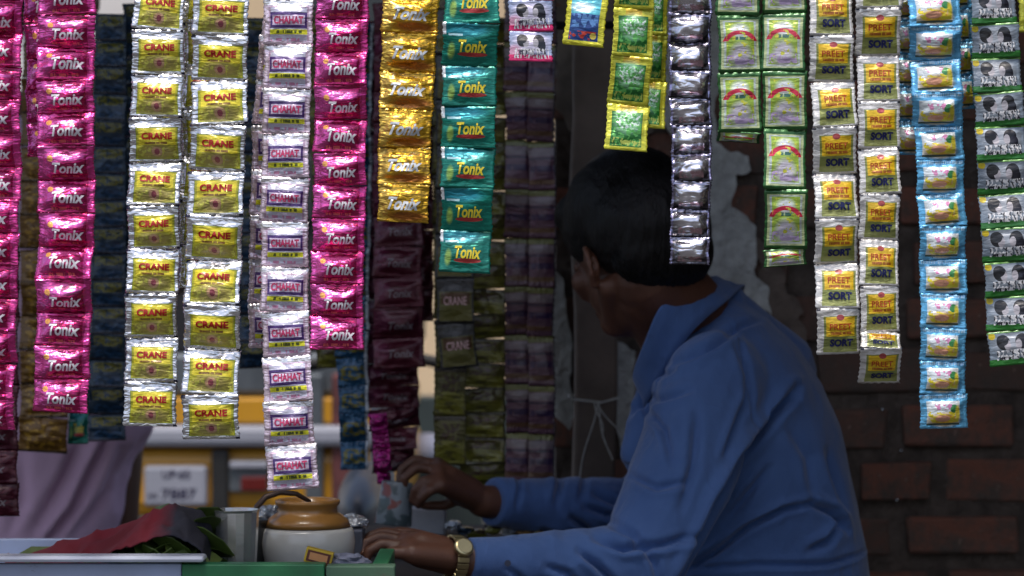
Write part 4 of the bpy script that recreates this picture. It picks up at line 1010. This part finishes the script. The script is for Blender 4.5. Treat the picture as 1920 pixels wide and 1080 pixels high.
# collar band round the neck, and its fold
ring = [P(1342, 522, 3.71), P(1296, 533, 3.605), P(1240, 570, 3.57), P(1208, 640, 3.595), P(1188, 700, 3.65), P(1205, 705, 3.74), P(1260, 640, 3.81), P(1325, 570, 3.80)]
def closed(pts, per=8):
    out = []; n_ = len(pts)
    for i in range(n_):
        p0, p1, p2, p3 = pts[i-1], pts[i], pts[(i+1) % n_], pts[(i+2) % n_]
        for k in range(per):
            t_ = k/per
            out.append(.5*((2*p1)+(p2-p0)*t_+(2*p0-5*p1+4*p2-p3)*t_**2+(3*p1-p0-3*p2+p3)*t_**3))
    return out
rp = closed(ring); cen = sum(rp, Vector())/len(rp); axn = (H(-.03, 0, -.05)-nb).normalized()
bm = bmesh.new(); rows = []
for p in rp:
    o_ = (p-cen); o_ = (o_-axn*o_.dot(axn)).normalized()
    rows.append([bm.verts.new(p+o_*a-axn*b_) for a, b_ in ((0, .040), (-.001, .02), (0, .002), (.002, 0), (.005, .002), (.011, .022), (.021, .044), (.029, .056), (.026, .058), (.015, .046), (.004, .035))])
n_ = len(rows); mlen = len(rows[0])
for i in range(n_):
    A, B = rows[i], rows[(i+1) % n_]
    for j in range(mlen): bm.faces.new((A[j], A[(j+1) % mlen], B[(j+1) % mlen], B[j]))
bmesh.ops.recalc_face_normals(bm, faces=bm.faces)
bm_obj('collar', bm, shirtm, man, True)
# trousers
trm = plain('grey_trousers', (.05, .05, .055), .9, 0, .2, 20, .3)
bm = bmesh.new()
cap(bm, hipL, Vector((.15, 3.42, .44)), .105, .075); cap(bm, Vector((.15, 3.42, .44)), Vector((.40, 3.38, .43)), .072, .052)
cap(bm, hipR, Vector((.18, 4.0, .45)), .105, .075); cap(bm, Vector((.18, 4.0, .45)), Vector((.29, 3.68, .43)), .072, .052)
mesh_obj('trousers', fuse(bm, .008, 6), trm, man)
# wrist watch (worn: moves with him)
wm = plain('gold_metal', (.62, .52, .28), .3, .9, .3, 30, .2)
wc = P(853, 1046, 3.322); wd = (LE-LW).normalized()
bm = bmesh.new()
for k in range(22):
    a = 2*math.pi*k/22; q = wd.to_track_quat('Z', 'Y').to_matrix()
    c_ = wc+q @ Vector((.0295*math.cos(a), .0295*math.sin(a), 0))
    rt_ = (q @ Matrix.Rotation(a, 3, 'Z'))
    box(bm, c_-Vector((.002, .0036, .0085)), c_+Vector((.002, .0036, .0085)), .0008, rt_)
wb = bm_obj('watch_strap', bm, wm, man)
bm = bmesh.new(); vdir = (Vector((-.1, -.85, .5))-wd*Vector((-.1, -.85, .5)).dot(wd)).normalized()
lathe(bm, [(.012, 0), (.0138, .001), (.0138, .006), (.012, .0075)], wc+vdir*.0285, 28, vdir)
bm_obj('watch_case', bm, wm, man, True)
bm = bmesh.new(); lathe(bm, [(.0106, 0), (.0106, .0006)], wc+vdir*.0362, 28, vdir)
bm_obj('watch_face', bm, plain('cream_dial', (.40, .36, .22), .2, 0, .1, 30, 0), man)
bm = bmesh.new(); lathe(bm, [(.0045, 0), (.0045, .0015)], P(952, 1056, 3.292), 14, Vector((0, -1, .1)))
bm_obj('cuff_button', bm, plain('dark_button', (.01, .015, .05), .3, 0, .1, 30, 0), man)

# platform he sits on
tag(box_obj('platform', (.19, 3.2, 0), (1.15, 4.28, .385), wood2, None, .006), 'low wooden platform the man in blue sits on', 'platform')

# glass in the far hand
gc = P(737, 984, 3.755); ga = (P(722, 908, 3.775)-P(718, 984, 3.755)).normalized(); ga = Vector((.10, .05, 1)).normalized()
gl, n, b = new_mat('printed_cup'); tc = N(n, 'ShaderNodeTexCoord').outputs['Object']
c = mixc(n, ramp_(n, noise_(n, tc, 38, 3, .6), .48, .56), (.20, .24, .27), (.07, .10, .11))
c = mixc(n, ramp_(n, noise_(n, mapping_(n, tc, loc=(3, 1, 2)), 30, 2), .58, .62), c, (.22, .05, .04))
n.links.new(c, b.inputs['Base Color']); b.inputs['Roughness'].default_value = .3
gh = U(80, 3.755)
bm = bmesh.new(); lathe(bm, [(U(34, 3.755), 0), (U(35, 3.755), .002), (U(29, 3.755), gh), (U(28, 3.755), gh+.001), (U(27, 3.755), gh-.001), (U(32, 3.755), .004), (.001, .004)], gc, 40, ga)
cup = bm_obj('cup', bm, gl, None, True)
tag(cup, 'small printed cup held below the fist of the far hand', 'cup')

# customer on the far side
cu_ = empty('person', (P(110, 0, 4.55).x, 4.6, 0), 'person in a pale mauve garment standing beyond the counter at the left', 'person')
mauve, n, b = new_mat('mauve_cotton'); tc = N(n, 'ShaderNodeTexCoord').outputs['Object']
n.links.new(mixc(n, ramp_(n, noise_(n, tc, 7, 4), .3, .7), (.74, .50, .68), (.58, .38, .52)), b.inputs['Base Color'])
b.inputs['Roughness'].default_value = .9; bump_(n, b, noise_(n, tc, 30, 4), .3, .008)
YCu = 4.55; cx = P(80, 0, YCu).x
bm = bmesh.new()
loft(bm, [(cx, 4.68, z_, a, b2, 0) for z_, a, b2 in ((.80, .15, .10), (1.0, .15, .11), (1.2, .17, .11), (1.32, .18, .09), (1.38, .08, .06))], 36)
cap(bm, (cx, 4.68, 1.36), (cx, 4.68, 1.5), .052, .05); ell(bm, (cx, 4.67, 1.56), (.078, .092, .115)); cap(bm, (cx, 4.76, 1.55), (cx, 4.775, 1.53), .01, .012)
for sg in (-1, 1):
    cap(bm, (cx+sg*.09, 4.7, .80), (cx+sg*.09, 4.7, .45), .085, .06); cap(bm, (cx+sg*.09, 4.7, .45), (cx+sg*.09, 4.7, .07), .055, .038); cap(bm, (cx+sg*.09, 4.72, .04), (cx+sg*.09, 4.58, .03), .04, .028)
    cap(bm, (cx+sg*.18, 4.68, 1.30), (cx+sg*.22, 4.72, 1.02), .045, .038); cap(bm, (cx+sg*.22, 4.72, 1.02), (cx+sg*.10, 4.50, .88), .034, .024); cap(bm, (cx+sg*.10, 4.5, .88), (cx+sg*.04, 4.44, .86), .024, .016)
    ell(bm, (cx+sg*.08, 4.67, 1.555), (.008, .018, .03))
mesh_obj('body', fuse(bm, .007, 5), skin, cu_)
bm = bmesh.new(); ell(bm, (cx, 4.64, 1.585), (.090, .098, .115), None, 30)
o = bm_obj('hair', bm, hairm, cu_, True)
bm = bmesh.new(); rr = []
for py, x0, x1, d in ((1120, -130, 190, .15), (1050, -130, 196, .16), (980, -125, 212, .16), (920, -120, 226, .16), (870, -115, 240, .16), (820, -110, 268, .16), (790, -110, 276, .15), (740, -100, 270, .14), (600, -90, 250, .13), (450, -90, 240, .13), (330, -80, 230, .13), (250, -80, 225, .12), (215, -40, 170, .08)):
    q = P((x0+x1)/2, py, YCu); rr.append((q.x, 4.66, q.z, U((x1-x0)/2, YCu), d, 0))
loft(bm, rr, 40)
for sg in (-1, 1): cap(bm, (cx+sg*.16, 4.68, 1.28), (cx+sg*.20, 4.72, 1.03), .062, .055)
me = fuse(bm, .007, 8)
apply_folds(me, [([(200, 810), (165, 880), (130, 960), (75, 1035)], .016, .012), ([(150, 830), (120, 900), (60, 1000)], .007, .02), ([(215, 850), (190, 930), (130, 1010)], .008, .014), ([(255, 820), (215, 900), (200, 960)], .006, .012), ([(40, 860), (40, 940), (10, 1010)], .005, .02)], YCu-.06, .006)
mesh_obj('garment', me, mauve, cu_)
